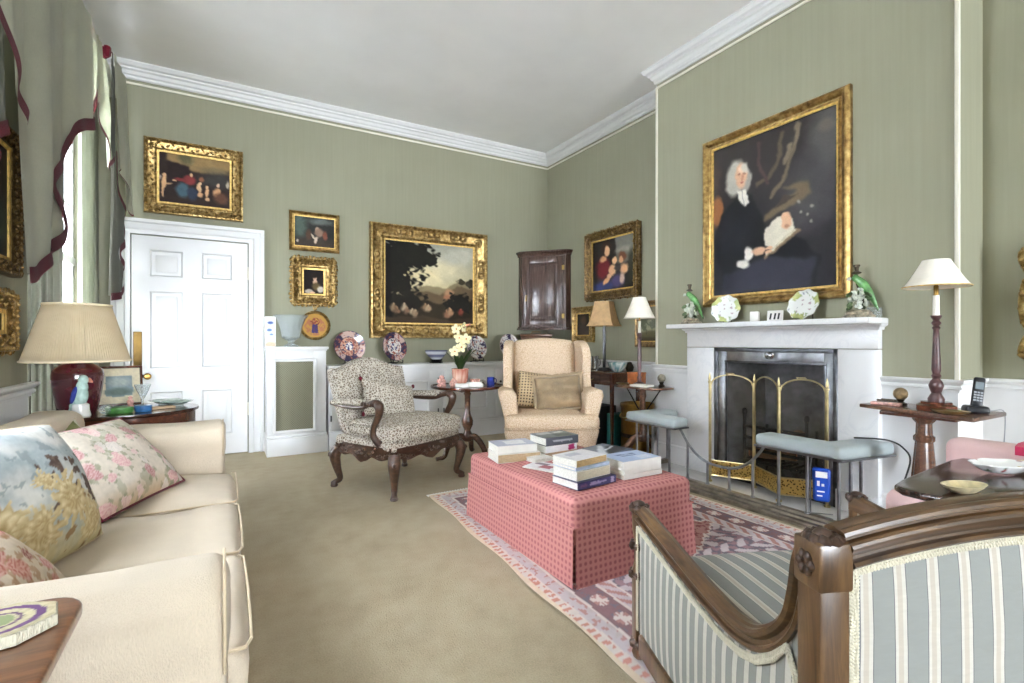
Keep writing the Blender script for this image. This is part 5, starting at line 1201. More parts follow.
t = thing('china_dish', 'leaf-shaped white china dish with tiny sprigs on dark polished table', 'dish', (2.385, .672, Z5), math.radians(-25))
m = MB(); m.grid(lambda u, v: ((lambda a, r: (r*.105*math.cos(a), r*.066*math.sin(a), .03*max(0, (v-.5)/.5)**1.4+.004))(2*PI*u, v*(1+.05*math.cos(8*2*PI*u)*v**2))), 64, 14, closeu=True); bmesh.ops.remove_doubles(m.bm, verts=m.bm.verts[:], dist=1e-5); bmesh.ops.recalc_face_normals(m.bm, faces=m.bm.faces[:]); bmesh.ops.solidify(m.bm, geom=m.bm.faces[:], thickness=.004)
o = m.build('dish', 'glaze', t); paint(o, lambda c: (96, 120, 84) if fbm(c.x, c.y, 4, 38) > .62 else (150, 84, 84) if fbm(c.x, c.y, 9, 38) > .68 else (232, 232, 230))
small('gilt_dish', 'oval gilt dish on the near edge of dark polished table', 'dish', 1.985, .645, Z5, 'pale_gilt', MB().lathe([(.04, 0), (.065, .014), (.076, .024), (.069, .024), (.04, .006), (0, .006)], seg=32, sx=1, sy=.55), rz=-.3)
small('brass_tray', 'round brass tray at far right of dark polished table', 'tray', 2.535, .60, Z5, 'brass', MB().lathe([(.06, 0), (.085, .008), (.094, .02), (.088, .02), (.06, .005), (0, .005)], seg=32))
t = thing('pink_armchair', 'low pink upholstered armchair beyond the dark polished table', 'armchair', (2.55, .68, .011))
m = MB(); m.b2((-.28, -.29, .13), (.2, .29, .40), .04, 4); m.build('seat', 'pink_linen', t)
m = MB(); m.b2((.18, -.29, .13), (.31, .28, .69), .04, 4); m.build('backrest', 'pink_linen', t)
for s in (-1, 1): m = MB(); m.b2((-.29, s*.25-.06, .13), (.2, s*.25+.06, .53), .045, 4); m.build('arm', 'pink_linen', t)
for x in (-.24, .26):
    for y in (-.24, .24): m = MB(); m.lathe([(.014, 0), (.022, .14)], (x, y, 0), 10); m.build('leg', 'mahogany', t)
m = MB(); P = [(.165, .66), (.165, .695), (.20, .704), (.29, .704), (.325, .69), (.325, .58), (.317, .58), (.317, .685), (.285, .696), (.205, .696), (.173, .69), (.173, .66)]
m.prism(P, -.2, .045, 'y', 0); o = m.build('throw', 'magenta_cloth'); o.location = (2.55, .68, .011); tag(o, 'magenta cloth folded over the back of low pink armchair', 'cloth')
# ------------------------------------------------------------------ patterned rug
RY0, RY1 = .70, 3.43
def rug_pt(u, v):
    y = lerp(RY0, RY1, v); xl = 1.178+(y-1.24)*.052+.008*math.sin(y*9); xr = 2.965-(y-1.7)*.012+.004*math.sin(y*7)
    return (lerp(xl, xr, u), y+.012*math.sin(u*8)*(v > .97), .010)
m = MB(); m.grid(rug_pt, 210, 300)
for v in m.bm.verts:
    pass
b = m.bm; bmesh.ops.recalc_face_normals(b, faces=b.faces[:])
if b.faces[0].normal.z < 0: bmesh.ops.reverse_faces(b, faces=b.faces[:])
o = m.build('patterned_rug', 'printed_fabric', recalc=False); tag(o, 'faded red and cream patterned rug under the pink ottoman', 'rug')
cream, rose, plum, navy, lil, rust = (220, 210, 204), (176, 132, 127), (128, 98, 102), (116, 108, 120), (200, 190, 194), (196, 136, 122)
def rug_col(c):
    y = c.y; xl = 1.178+(y-1.24)*.052; xr = 2.965-(y-1.7)*.012
    d = min(c.x-xl, xr-c.x, y-RY0, RY1-y); along = y if d in (c.x-xl, xr-c.x) else c.x
    k = fbm(c.x, c.y, 0, 30, 3); k2 = fbm(c.x, c.y, 5, 4, 3); tone = mixc((0, 0, 0), (18, 16, 16), k2*.5+.5)
    def fin(q): return tuple(min(255, a+b*.6+k*9) for a, b in zip(q, tone))
    if d < .02: return fin((222, 206, 184))
    if d < .055: return fin(rust if math.sin(along*150)+k*2 > .2 else cream)
    if d < .065: return fin(cream)
    if d < .125:
        return fin(lil if abs(math.sin(along*48))*.03+.09 > d else (196, 184, 184)) if k < .25 else fin(rose)
    if d < .14: return fin(cream)
    if d < .265:
        p = (along % .16)/.16-.5; q = (d-.2025)/.0625; r = math.hypot(p*2.1, q)
        if r < .28: return fin(cream)
        if r < .62: return fin(rose if math.sin(math.atan2(q, p)*6) > 0 else cream)
        return fin(plum if k > -.25 else navy)
    if d < .278: return fin(cream)
    if d < .34: return fin(rose if math.sin(along*70+d*90) > .1 else lil)
    if d < .352: return fin(cream)
    # field: hooked diamonds along the middle, corners in greyed lilac
    mx_, my_ = 2.07, (RY0+RY1)/2; ax = abs(c.x-mx_)/.55; ay = abs(((c.y-my_)/.62+.5) % 1-.5)*2
    r = ax+ay+.05*math.sin(c.x*70)*math.sin(c.y*70)
    if r < .3: return fin(cream if k > 0 else navy)
    if r < .62: return fin(plum if math.sin(r*60) > -.3 else lil)
    if r < .68: return fin(cream)
    if r < 1.0: return fin(rose if k > -.2 else (140, 84, 86))
    if r < 1.05: return fin(cream)
    return fin(lil if math.sin(c.x*46+2*math.sin(c.y*30))*math.sin(c.y*40) > .1 else (150, 120, 128) if k > 0 else navy)
paint(o, rug_col)
m = MB()
for nm in (1,):
    n_ = 150
    for i in range(n_):
        u = i/n_; p = rug_pt(u, 1); m.b2((p[0]-.003, p[1], .001), (p[0]+.003, p[1]+.04+.008*math.sin(i*3.1), .005))
m.build('fringe', 'paper_white', o, smooth=False)

# ------------------------------------------------------------------ ottoman
OX0, OX1, OYa, OYb, OT = 1.37, 2.15, 1.815, 2.93, .405
ocx, ocy = (OX0+OX1)/2, (OYa+OYb)/2
t = thing('ottoman', 'large rose-pink woven ottoman with skirted sides on the rug', 'ottoman', (ocx, ocy, .011))
hx, hy = (OX1-OX0)/2, (OYb-OYa)/2
m = MB(); m.b2((-hx+.002, -hy+.002, .17), (hx-.002, hy-.002, OT-.012), .035, 5)
bmesh.ops.subdivide_edges(m.bm, edges=[e for e in m.bm.edges if e.calc_length() > .2], cuts=9, use_grid_fill=True); puff(m, -hx, hx, -hy, hy, .37, .02)
boxuv(m.build('top', 'rose_weave', t, angle=70))
m = MB(); P = []; g = .018
for (x0, y0), (x1, y1) in (((-hx, -hy), (hx, -hy)), ((hx, -hy), (hx, hy)), ((hx, hy), (-hx, hy)), ((-hx, hy), (-hx, -hy))):
    L = math.hypot(x1-x0, y1-y0); dx, dy = (x1-x0)/L, (y1-y0)/L; nx, ny = -dy, dx
    n_ = 14
    for k in range(n_+1): s = .010+(L-.020)*k/n_; P.append((x0+dx*s, y0+dy*s, 1.0))
    P.append((x1-dx*.03+nx*.012, y1-dy*.03+ny*.012, -.6)); P.append((x1-dx*.028+nx*.028, y1-dy*.028+ny*.028, -.6)); P.append((x1-dx*.012+nx*.03, y1-dy*.012+ny*.03, -.6))
def sk(u, v):
    i = round(u*len(P)) % len(P); x, y, f = P[i]; fl = 1.003+.03*(1-v)*f
    return (x*fl, y*fl, .0+v*.262)
m.grid(sk, len(P), 6, closeu=True); boxuv(m.build('skirt', 'rose_weave', t, angle=40))
m = MB(); m.tube([(-hx, -hy, .262), (hx, -hy, .262), (hx, hy, .262), (-hx, hy, .262)], .005, 8, True); boxuv(m.build('piping', 'rose_weave', t))
OZ_ = .011+OT-.012

# ------------------------------------------------------------------ books on the ottoman
def book(lab, x, y, z, w, d, h, rz, cover, cov_img=None, spine=None, hard=False, pages='page_white', group='books piled on the ottoman'):
    """w along the spine (local x), spine on -y; flat"""
    t = thing('book', lab, 'book', (x, y, z), rz, group)
    m = MB(); m.b2((-w/2+.003, -d/2+.003, .002), (w/2-.003, d/2-.003, h-.002)); m.build('pages', pages, t, smooth=False)
    m = MB(); c = .0035 if hard else .002
    m.b2((-w/2, -d/2, 0), (w/2, d/2, c)); m.b2((-w/2, -d/2, h-c), (w/2, d/2, h)); 
    m.b2((-w/2, -d/2-.001, 0), (w/2, -d/2+.003, h))
    cv = m.build('cover', cover, t, smooth=False)
    if cov_img is not None:
        M = Matrix.Translation((0, 0, h+.0006)) @ Matrix.Rotation(-PI/2, 4, 'X')
        art_mesh('cover_print', w, d, cov_img, 'print', cv, 0, M)
    if spine is not None:
        art_mesh('spine_print', w*.98, h*.9, spine, 'print', cv, -d/2-.0018, Matrix.Translation((0, 0, h/2)))
    return z+h+.0012
plain_cov = {}
def blocks(base, marks, seed=1): return art(40, 28, .7, base, [('p', c, .1, [(a, b), (c2, b), (c2, d), (a, d)]) for c, a, b, c2, d in marks], seed, .04)
W_ = (226, 226, 228)
plain('navy_cover', (52, 52, 84), .4); plain('grey_cover', (84, 86, 92), .4); plain('tan_cover', (176, 150, 120), .6); plain('magenta_cover', (176, 60, 108), .4); plain('iceblue_cover', (176, 190, 214), .4)
# two on the left
z = book('tan-paged thick book at left of ottoman, under a white book', 1.53, 2.63, OZ_+.008, .27, .19, .05, -.16, 'paper_white', None, art(40, 8, .2, (190, 168, 136), [], 2, .06))
book('white book with pale lilac cover, on top of the leftmost pair', 1.525, 2.64, z, .25, .18, .045, -.16, 'paper_white', blocks((190, 192, 206), [((232, 232, 234), .3, .2, .8, .8)], 3))
# three at the back
z = book('dull green-edged book at the bottom of rear stack on ottoman', 1.80, 2.60, OZ_+.012, .24, .17, .03, .03, 'tan_cover')
z = book('white book with magenta patch on spine, middle of the rear stack', 1.80, 2.60, z, .24, .17, .04, .05, 'paper_white', None, art(40, 8, .2, W_, [('p', (176, 52, 110), .1, [(.72, 0), (.92, 0), (.92, 1), (.72, 1)])], 4, .03))
book('grey photo-covered hardback topping the rear stack on ottoman', 1.805, 2.60, z, .245, .18, .05, .02, 'grey_cover', blocks((120, 124, 122), [((176, 178, 176), .1, .1, .5, .4), ((80, 90, 86), .4, .5, .9, .9), ((200, 200, 196), .6, .15, .9, .35)], 5), art(40, 8, .2, (70, 74, 82), [('p', (150, 152, 156), .1, [(.2, .3), (.8, .3), (.8, .6), (.2, .6)])], 6, .05), True)
book('small cream paperback lying in front of the rear stack', 1.615, 2.475, OZ_+.016, .13, .09, .022, .1, 'page_white')
# big flat book
z = book('pale large hardback underneath the black and white photograph book', 1.955, 2.30, OZ_+.014, .29, .22, .03, .25, 'paper_white')
book('large flat book with black and white photograph cover in middle of ottoman', 1.955, 2.30, z, .30, .23, .03, .25, 'black_card', art(60, 40, .75, (120, 124, 134), [('p', (34, 36, 42), .3, [(0, 0), (.3, 0), (.1, .5), (0, .6)]), ('p', (206, 208, 212), .3, [(.1, .7), (.7, .1), (.8, .15), (.25, .85)]), ('p', (44, 46, 54), .3, [(.25, .9), (.75, .3), (1, .3), (1, .8), (.5, 1)]), ('p', (70, 84, 112), .1, [(.0, .88), (1, .88), (1, 1), (0, 1)]), ('l', (220, 222, 226), .6, [(.5, .55), (.9, .4)], .03)], 7))
# magazine
book('thin magazine with pink picture cover lying near tall front stack', 1.565, 2.335, OZ_+.012, .21, .15, .007, -1.15, 'page_white', blocks((222, 220, 222), [((160, 90, 100), .4, .4, .75, .8), ((130, 120, 128), .1, .15, .5, .4), ((190, 150, 150), .65, .2, .9, .5)], 8))
# front stack of four
z = book('purple-spined thick paperback at the bottom of tall front stack', 1.575, 2.005, OZ_+.010, .265, .185, .036, .12, 'navy_cover', None, art(60, 8, .14, (66, 62, 104), [('p', (150, 142, 176), .1, [(.3, .25), (.75, .25), (.75, .65), (.3, .65)]), ('p', (170, 160, 186), .1, [(.86, .1), (.95, .1), (.95, .9), (.86, .9)]), ('p', (110, 80, 120), .2, [(.05, .3), (.22, .3), (.22, .7), (.05, .7)])], 9, .08))
z = book('cream-paged book second from bottom in tall front stack', 1.57, 2.02, z, .235, .17, .044, .14, 'page_white', None, art(40, 8, .2, (216, 206, 184), [], 10, .05))
z = book('slim pale blue and white book third from bottom in front stack', 1.575, 2.03, z, .235, .17, .016, .12, 'iceblue_cover')
book('tan-paged paperback with creased white cover topping tall front stack', 1.565, 2.03, z, .225, .165, .034, .18, 'page_white', blocks((222, 220, 222), [((186, 186, 196), .2, .2, .6, .5)], 11), art(40, 8, .2, (196, 168, 124), [], 12, .07))
# pair on the right
z = book('white hardback under the pale blue covered book at right of ottoman', 1.905, 2.02, OZ_+.010, .27, .185, .024, .0, 'paper_white', None, None, True)
z = book('second white hardback beneath the pale blue cover at right of ottoman', 1.905, 2.02, z, .265, .18, .02, .02, 'paper_white', None, None, True)
book('thick white book with pale blue cover topping the right-hand pile', 1.90, 2.02, z, .265, .185, .045, .0, 'paper_white', blocks((176, 190, 216), [((92, 104, 140), .25, .25, .75, .33), ((92, 104, 140), .3, .42, .7, .48), ((206, 212, 226), .55, .55, .9, .9)], 13), None)

# ------------------------------------------------------------------ striped armchair in the foreground (seen from behind)
CH = Vector((1.318, .338, -.010)); CR = math.atan2(-.385, .923)
t = thing('striped_armchair', 'carved walnut armchair in grey and cream stripes seen from behind, in foreground', 'armchair', CH, CR)
HW = .42; WD = 'worn_walnut'
def arch(x, base, peak): return base+(peak-base)*math.cos(x/HW*PI/2*.92)**.8 if abs(x) < HW else base
for s in (-1, 1):
    m = MB(); x = s*HW
    m.box((x, .0, .415), (.060, .058, .69), .006, 2); m.box((x, 0, .0525), (.05, .05, .061), .005, 2, taper=.8); m.box((x, 0, .737), (.068, .066, .085), .006, 2)
    m.build('rear_post', WD, t)
    m = MB()                              # carved acanthus cap
    for k in range(9):
        a = k*2*PI/9; m.ball((x+.022*math.cos(a),   .022*math.sin(a), .779), (.013, .013, .010), 8, None, .4)
    m.ball((x, 0, .784), (.02, .02, .012), 10, None, .3)
    for q in range(6):
        a = q*2*PI/6
        m.ball((x+s*.035, .014*math.cos(a), .737+.014*math.sin(a)), (.006, .010, .010), 8, None, .3); m.ball((x+.014*math.cos(a), .034, .737+.014*math.sin(a)), (.010, .006, .010), 8, None, .3)
    m.build('carved_cap', 'walnut_carved', t, angle=60)
xs = np.linspace(-HW+.03, HW-.03, 41)
pr = [(-.032, -.020), (-.030, -.030), (-.025, -.034), (-.020, -.030), (-.018, -.021), (-.014, -.019), (-.006, -.024), (.002, -.034), (.008, -.037), (.013, -.035), (.016, -.030), (.017, -.020), (.021, -.018), (.025, -.024), (.031, -.022), (.034, -.014), (.033, -.008), (.036, .0), (.035, .016), (.026, .03), (-.03, .03), (-.032, -.020)]
m = MB(); zt = lambda x: arch(x, .744, .806)
m.sweep([(x, 0, zt(x)) for x in xs], [(-a, -b) for a, b in pr], up=(0, -1, 0)); m.build('crest_rail', 'worn_walnut_rail', t, angle=25)
m = MB(); m.box((0, 0, .105), (2*HW-.06, .05, .07), .006); m.box((0, .85, .12), (2*HW-.06, .045, .08), .01); m.build('seat_rail', WD, t)
for s in (-1, 1): m = MB(); m.box((s*HW, .42, .10), (.045, .80, .07), .006); m.build('side_rail', WD, t)
def back_panel(y, z0, bulge, mat, name, ins=.0):
    m = MB(); x0 = HW-.036-ins
    def fn(u, v):
        x = lerp(-x0, x0, u); zt_ = zt(x)-.032-ins
        return (x, y+bulge*(1-(2*u-1)**4)*(1-(2*v-1)**4)+.0, lerp(z0, zt_, v))
    m.grid(fn, 40, 24); o = m.build(name, mat, t, recalc=False, angle=80); return boxuv(o)
back_panel(-.008, .13, -.012, 'wide_stripe', 'outer_back'); back_panel(.02, .40, .045, 'wide_stripe', 'inner_back')
def gimp(P, r, parent, nm='braid'):
    m = MB(); n_ = len(P)
    for k, p in enumerate(P[:-1]):
        q = P[k+1]; d = (q-p); c = p+d*.5
        u_ = d.normalized(); nrm = Vector((0, -1, 0)).cross(u_)
        for sd in (-1, 1):
            ax = (nrm*sd+u_*.9).normalized(); M = Matrix((ax, Vector((0, -1, 0)), ax.cross(Vector((0, -1, 0))))).transposed().to_4x4()
            m.ball(tuple(c+nrm*r*.42*sd), (r*.75, r*.28, r*.3), 6, M)
    return m.build(nm, 'braid', parent)
def resample(P, step):
    P = [Vector(p) for p in P]; out = [P[0]]; acc = 0
    for a, b in zip(P, P[1:]):
        L = (b-a).length; d = 0
        while acc+L-d >= step: d += step-acc; acc = 0; out.append(a.lerp(b, d/L))
        acc += L-d
    return out
bp = [(-HW+.046, -.017, .14)] + [(-HW+.046, -.017, z) for z in (.3, .6, .68)] + [(x, -.017, zt(x)-.042) for x in np.linspace(-HW+.048, HW-.048, 30)] + [(HW-.046, -.017, z) for z in (.68, .5, .14)]
gimp(resample(bp, .0065), .011, t)
armz = [(.03, .775), (.061, .744), (.069, .695), (.089, .629), (.133, .573), (.191, .53), (.253, .51), (.335, .505), (.485, .517), (.676, .543), (.836, .563), (.885, .566)]
armz = [(s_-.02 if s_ > .05 else s_, z_-.034) for s_, z_ in armz]
for s in (-1, 1):
    m = MB(); P = [(s*HW, p.x, p.y) for p in spline([(a, b, 0) for a, b in armz], 4)]
    pr2 = [(-.022, -.026), (-.022, .016), (-.016, .019), (-.011, .016), (-.009, .010), (.0, .009), (.006, .016), (.014, .019), (.02, .015), (.022, .008), (.027, .004), (.029, -.006), (.024, -.018), (.012, -.022), (.0, -.024), (-.012, -.026), (-.022, -.026)]
    m.sweep(P, [(-a, s*b*1.25) for a, b in pr2], up=(1, 0, 0)) ; m.build('arm_rail', 'worn_walnut_arm', t, angle=25)
    m = MB(); y = .865; x = s*HW
    m.lathe([(.022, .30), (.026, .33), (.018, .36), (.017, .43), (.024, .47), (.026, .53)], (x, y, 0), 12); m.box((x, y, .20), (.042, .042, .22), .006); m.lathe([(.012, .022), (.02, .03), (.026, .05), (.018, .075), (.022, .09)], (x, y, 0), 16, flute=.05, nfl=8)
    m.build('front_leg', WD, t)
    m = MB()
    for zz, rr in ((.548, .026), (.42, .026), (.32, .028), (.08, .024)):
        m = MB(); m.ball((x, y, zz), (rr+.004, rr+.004, .014), 12)
        for q in range(6): a = q*PI/3; m.ball((x+rr*math.cos(a), y+rr*math.sin(a), zz), (.012, .012, .015), 7, None, .4)
        if zz > .5: m.ball((x, y, zz+.014), (.022, .022, .012), 8)
        m.build('carved_cap', 'walnut_carved', t, angle=60)
    m = MB(); ys = np.linspace(.034, .845, 40)
    def zt2(y): return interp([a for a, _ in armz], [b for _, b in armz], y)-.03
    m.grid(lambda u, v: (s*(HW+.010+.008*(1-(2*u-1)**4)*(1-(2*v-1)**4)), lerp(.034, .845, u), lerp(.125, zt2(lerp(.034, .845, u)), v)), 40, 14); boxuv(m.build('outer_side', 'narrow_stripe', t, recalc=True, angle=80))
    m = MB(); m.grid(lambda u, v: (s*(HW-.014-.03*(1-(2*u-1)**4)*(1-(2*v-1)**4)), lerp(.034, .845, u), lerp(.34, zt2(lerp(.034, .845, u)), v)), 40, 14); boxuv(m.build('inner_side', 'wide_stripe', t, recalc=True, angle=80))
    sp = [(s*(HW+.017), y, .33) for y in (.835, .7)]
    gp = [(s*(HW+.018), .838, z) for z in (.14, .3, .48)] + [(s*(HW+.018), y, zt2(y)-.012) for y in np.linspace(.838, .075, 40)] + [(s*(HW+.018), .046, z) for z in (.5, .3, .14)]
    gp = resample(gp, .0065); m = MB()
    for p, q in zip(gp, gp[1:]):
        u_ = (q-p).normalized(); nrm = Vector((1, 0, 0)).cross(u_)
        for sd in (-1, 1):
            ax = (nrm*sd+u_*.9).normalized(); M = Matrix((ax, Vector((1, 0, 0)), ax.cross(Vector((1, 0, 0))))).transposed().to_4x4()
            m.ball(tuple(p+nrm*.0045*sd), (.008, .003, .0032), 6, M)
    m.build('braid', 'braid', t)
m = slab_mb([(-.395, .83), (-.37, .88), (0, .90), (.37, .88), (.395, .83), (.395, .03), (-.395, .03)], .17, .36, 'z', .02); boxuv(m.build('seat_base', 'wide_stripe', t, angle=60))
m = MB(); m.grid(lambda u, v: (lerp(-.39, .39, u), lerp(.03, .885+.012*(1-(2*u-1)**2), v), .345+.05*((1-(2*u-1)**4)*(1-(2*v-1)**4))**.5), 30, 34); boxuv(m.build('seat', 'wide_stripe', t, angle=80))
# ------------------------------------------------------------------ cream sofa along the window side
SXB, SXF, SYN, SYF = -.785, .01, 1.03, 3.24
t = thing('sofa', 'cream linen slipcovered sofa with loose skirt along the window side', 'sofa', ((SXB+SXF)/2, (SYN+SYF)/2, 0))
ox, oy = (SXB+SXF)/2, (SYN+SYF)/2
def wob(m, a=.006, f=5):
    m.warp(lambda c: tuple(c+Vector((noise.noise(c*f+Vector((9, 0, 0))), noise.noise(c*f+Vector((0, 9, 0))), noise.noise(c*f)))*a)); return m
def dense(m, L=.12, cuts=3):
    bmesh.ops.triangulate(m.bm, faces=[f for f in m.bm.faces if len(f.verts) > 4])
    for _ in range(2):
        e = [e for e in m.bm.edges if e.calc_length() > L]
        if e: bmesh.ops.subdivide_edges(m.bm, edges=e, cuts=cuts, use_grid_fill=True)
    return m
m = MB(); m.b2((SXB-ox, SYN+.02-oy, .10), (SXF-.02-ox, SYF-.02-oy, .30), .02); m.build('base', 'cream_linen', t)
m = dense(MB().b2((SXB-ox, SYN+.1-oy, .28), (SXB+.22-ox, SYF-.1-oy, .80), .07, 5)); m.warp(lambda c: (c.x-(0 if c.z < .5 else -.0), c.y, c.z)); wob(m).build('backrest', 'cream_linen', t, angle=80)
for nm, y0, y1 in (('n', SYN, SYN+.22), ('f', SYF-.22, SYF)):
    m = MB()
    prof = [(y0+.02, .14), (y1-.02, .14), (y1-.015, .52), (y1+.005, .60), (y1, .655), (y1-.05, .69), ((y0+y1)/2, .697), (y0+.05, .69), (y0-.0, .655), (y0-.005, .60), (y0+.015, .52)]
    m.prism([(y-oy, z) for y, z in prof], SXB+.01-ox, SXF-ox, 'x', .03, 4); dense(m, .06, 2); wob(m, .012, 7); wob(m, .004, 22); arm = m.build('arm', 'cream_linen', t, angle=80)
    m = MB(); m.tube([(SXF-.004-ox, y-oy, z) for y, z in spline([(a, b, 0) for a, b in prof[1:]+prof[:1]], 3) for y, z in [(y, z)]] if False else [(SXF-.006-ox, p.x-oy, p.y) for p in spline([(a, b, 0) for a, b in prof[1:]], 3)], .003, 6); m.build('piping', 'linen_piping', arm)
ys = [SYN+.225, SYN+.225+.587, SYN+.225+1.174, SYF-.225]
for k in range(3):
    a, b = ys[k]+.004, ys[k+1]-.004
    m = dense(MB().b2((SXB+.2-ox, a-oy, .30), (SXF+.045-ox, b-oy, .445), .04, 4), .1, 3); puff(m, SXB+.2-ox, SXF+.045-ox, a-oy, b-oy, .40, .03); wob(m, .016, 5); wob(m, .004, 20); cu = m.build('seat_cushion', 'cream_linen', t, angle=80)
    m = MB()
    for z in (.437,): m.tube([(SXF+.035-ox, a+.01-oy, z), (SXF+.049-ox, a+.04-oy, z+.003), (SXF+.052-ox, (a+b)/2-oy, z+.006), (SXF+.049-ox, b-.04-oy, z+.003), (SXF+.035-ox, b-.01-oy, z)], .0035, 6)
    m.tube([(SXB+.3-ox, a+.005-oy, .437), (SXF+.035-ox, a+.01-oy, .437)], .0045, 6); m.build('piping', 'linen_piping', cu)
m = MB(); P = [(SXF-.002, SYN-.004), (SXF+.004, SYF+.004)]
n_ = 90
def skf(u, v):
    y = lerp(SYN-.004, SYF+.004, u); out = .012+.05*(1-v)+.016*math.sin(y*16+1.3*math.sin(y*5))*(1-v)
    return (SXF+out-ox, y-oy, .012+v*.31)
m.grid(skf, n_, 8)
def sks(u, v):
    x = lerp(SXF+.012, SXB+.02, u); return (x+.05*(1-v)*(1-u)-ox, SYN-.012-.03*(1-v)+.01*math.sin(x*14)*(1-v)-oy, .012+v*.31)
m.grid(sks, 40, 8, flip=True)
m.grid(lambda u, v: (lerp(SXF+.012, SXB+.02, u)+.05*(1-v)*(1-u)-ox, SYF+.012+.02*(1-v)-oy, .012+v*.31), 30, 8)
sk_ = m.build('skirt', 'cream_linen', t, angle=80)
m = MB(); m.tube([(SXF+.013-ox, SYN-.01-oy, .322), (SXF+.013-ox, SYF+.01-oy, .322)], .005, 6); m.build('piping', 'linen_piping', sk_)

# needlework cushions
def flowers(seed, ground, cols, leaf, sc=1, dens=.18, fade=None, n=46, span=(.28, .42)):
    rs = random.Random(seed); C_ = [(rs.uniform(-span[0], span[0]), rs.uniform(0, span[1]), rs.uniform(.016, .034), rs.choice(cols), rs.random()*6) for _ in range(n)]
    def f(c):
        wx, wz = .012*fbm(c.x, c.z, seed, 20, 2), .012*fbm(c.x, c.z, seed+3, 20, 2); x, z = c.x+wx, c.z+wz; k3 = fbm(c.x, c.z, seed+4, 60, 2); k = fbm(c.x, c.z, seed, 8, 3)
        g = mixc(ground, tuple(v*.9 for v in ground), k3*.5+.5)
        if fade: g = mixc(g, fade[0], (c.z*fade[1]+fade[2]))
        if k > .28: g = mixc(g, leaf, .35)
        best = None
        for cx_, cz_, r, col, ph in C_:
            d = math.hypot(x-cx_, z-cz_)/r
            if d < 1: return mixc(mixc(col, (238, 226, 216), .55*abs(math.sin(d*7+2*math.sin(3*math.atan2(z-cz_, x-cx_)+ph)))), g, .15)
            if d < 1.6 and math.sin(5*math.atan2(z-cz_, x-cx_)+ph) > .35: best = mixc(leaf, g, .3+.3*(k3+.5))
        return best or g
    return f
def big_leaf(c):
    k3 = fbm(c.x, c.z, 1, 70, 2); k = fbm(c.x, c.z, 8, 9, 3); wx, wz = .022*fbm(c.x, c.z, 2, 18, 2), .022*fbm(c.x, c.z, 6, 18, 2); X, Z = c.x+wx, c.z+wz
    g = mixc((160, 170, 174), (208, 208, 204), k*1.2+.5+.25*math.sin(c.x*30+c.z*44+3*k))
    if c.z < .15: g = mixc(g, (196, 184, 146), min(1, .3+(.15-c.z)*6+k))
    for cx_, cz_, r, ph in ((.10, .15, .085, 0), (-.03, .09, .075, 1), (.17, .06, .06, 2), (-.14, .13, .08, 3), (-.2, .03, .06, 4), (.03, .22, .04, 5)):
        dx, dz = X-cx_, Z-cz_; d = math.hypot(dx, dz)/r; a = math.atan2(dz, dx)+ph
        if d < .85+.18*math.cos(13*a): return tuple(v+k3*12 for v in mixc((222, 210, 172), (170, 146, 104), .5*abs(math.sin(d*6))+.45*abs(math.sin(6.5*a))**3))
    if fbm(c.x, c.z, 31, 26, 2) > .12 and .02 < X < .24 and .1 < Z < .28: return mixc((84, 70, 66), (120, 104, 92), k3+.4)
    if fbm(c.x, c.z, 15, 24, 3) > .38: return mixc((128, 140, 142), g, .4) if c.z > .15 else (150, 124, 92)
    return tuple(v+k3*10 for v in g)
def yaw(fx, fy): return math.atan2(fx, -fy)
cushion('olive green floral cushion at the back of sofa behind pink-flowered one', (-.545, 2.70, .470), yaw(.97, -.24), .30, .48, .315, .13, 'printed_fabric', 0, .03, 4, ('linen_piping', .005), painter=flowers(3, (150, 150, 104), [(206, 206, 190), (186, 190, 170)], (104, 116, 70), 1, .16))
cushion('pink-flowered needlework cushion with maroon edge slumped at far end of sofa', (-.262, 2.525, .478), yaw(.91, -.41), .76, .53, .40, .15, 'printed_fabric', 0, .03, 6, ('maroon_fringe', .006), painter=flowers(11, (218, 208, 194), [(196, 138, 146), (206, 170, 172), (160, 96, 104), (196, 190, 186)], (128, 132, 108), 1, .2, ((176, 140, 98), -7, .55)))
cushion('big blue-grey needlework cushion with cream leaves in middle of sofa', (-.455, 1.885, .482), yaw(.90, -.42), .42, .52, .40, .20, 'printed_fabric', 0, -.05, 8, ('linen_piping', .004), painter=big_leaf)
cushion('cream cushion with rust flowers low against the near sofa arm', (-.40, 1.50, .490), yaw(.88, -.2), .95, .46, .38, .18, 'printed_fabric', 0, -.04, 3, ('linen_piping', .004), painter=flowers(21, (214, 200, 180), [(150, 70, 58), (176, 104, 104), (120, 54, 48)], (150, 110, 80), 1, .16, ((232, 226, 214), 4, -.7)))
m = MB(); [m.ball((-.62+.03*k, 1.80+.02*(k % 2), .875+.006*k), (.03, .022, .016), 10, None, .4) for k in range(3)]
tag(m.build('fabric_bow', 'petal'), 'small pale yellow fabric bow on top of blue-grey needlework cushion', 'bow')

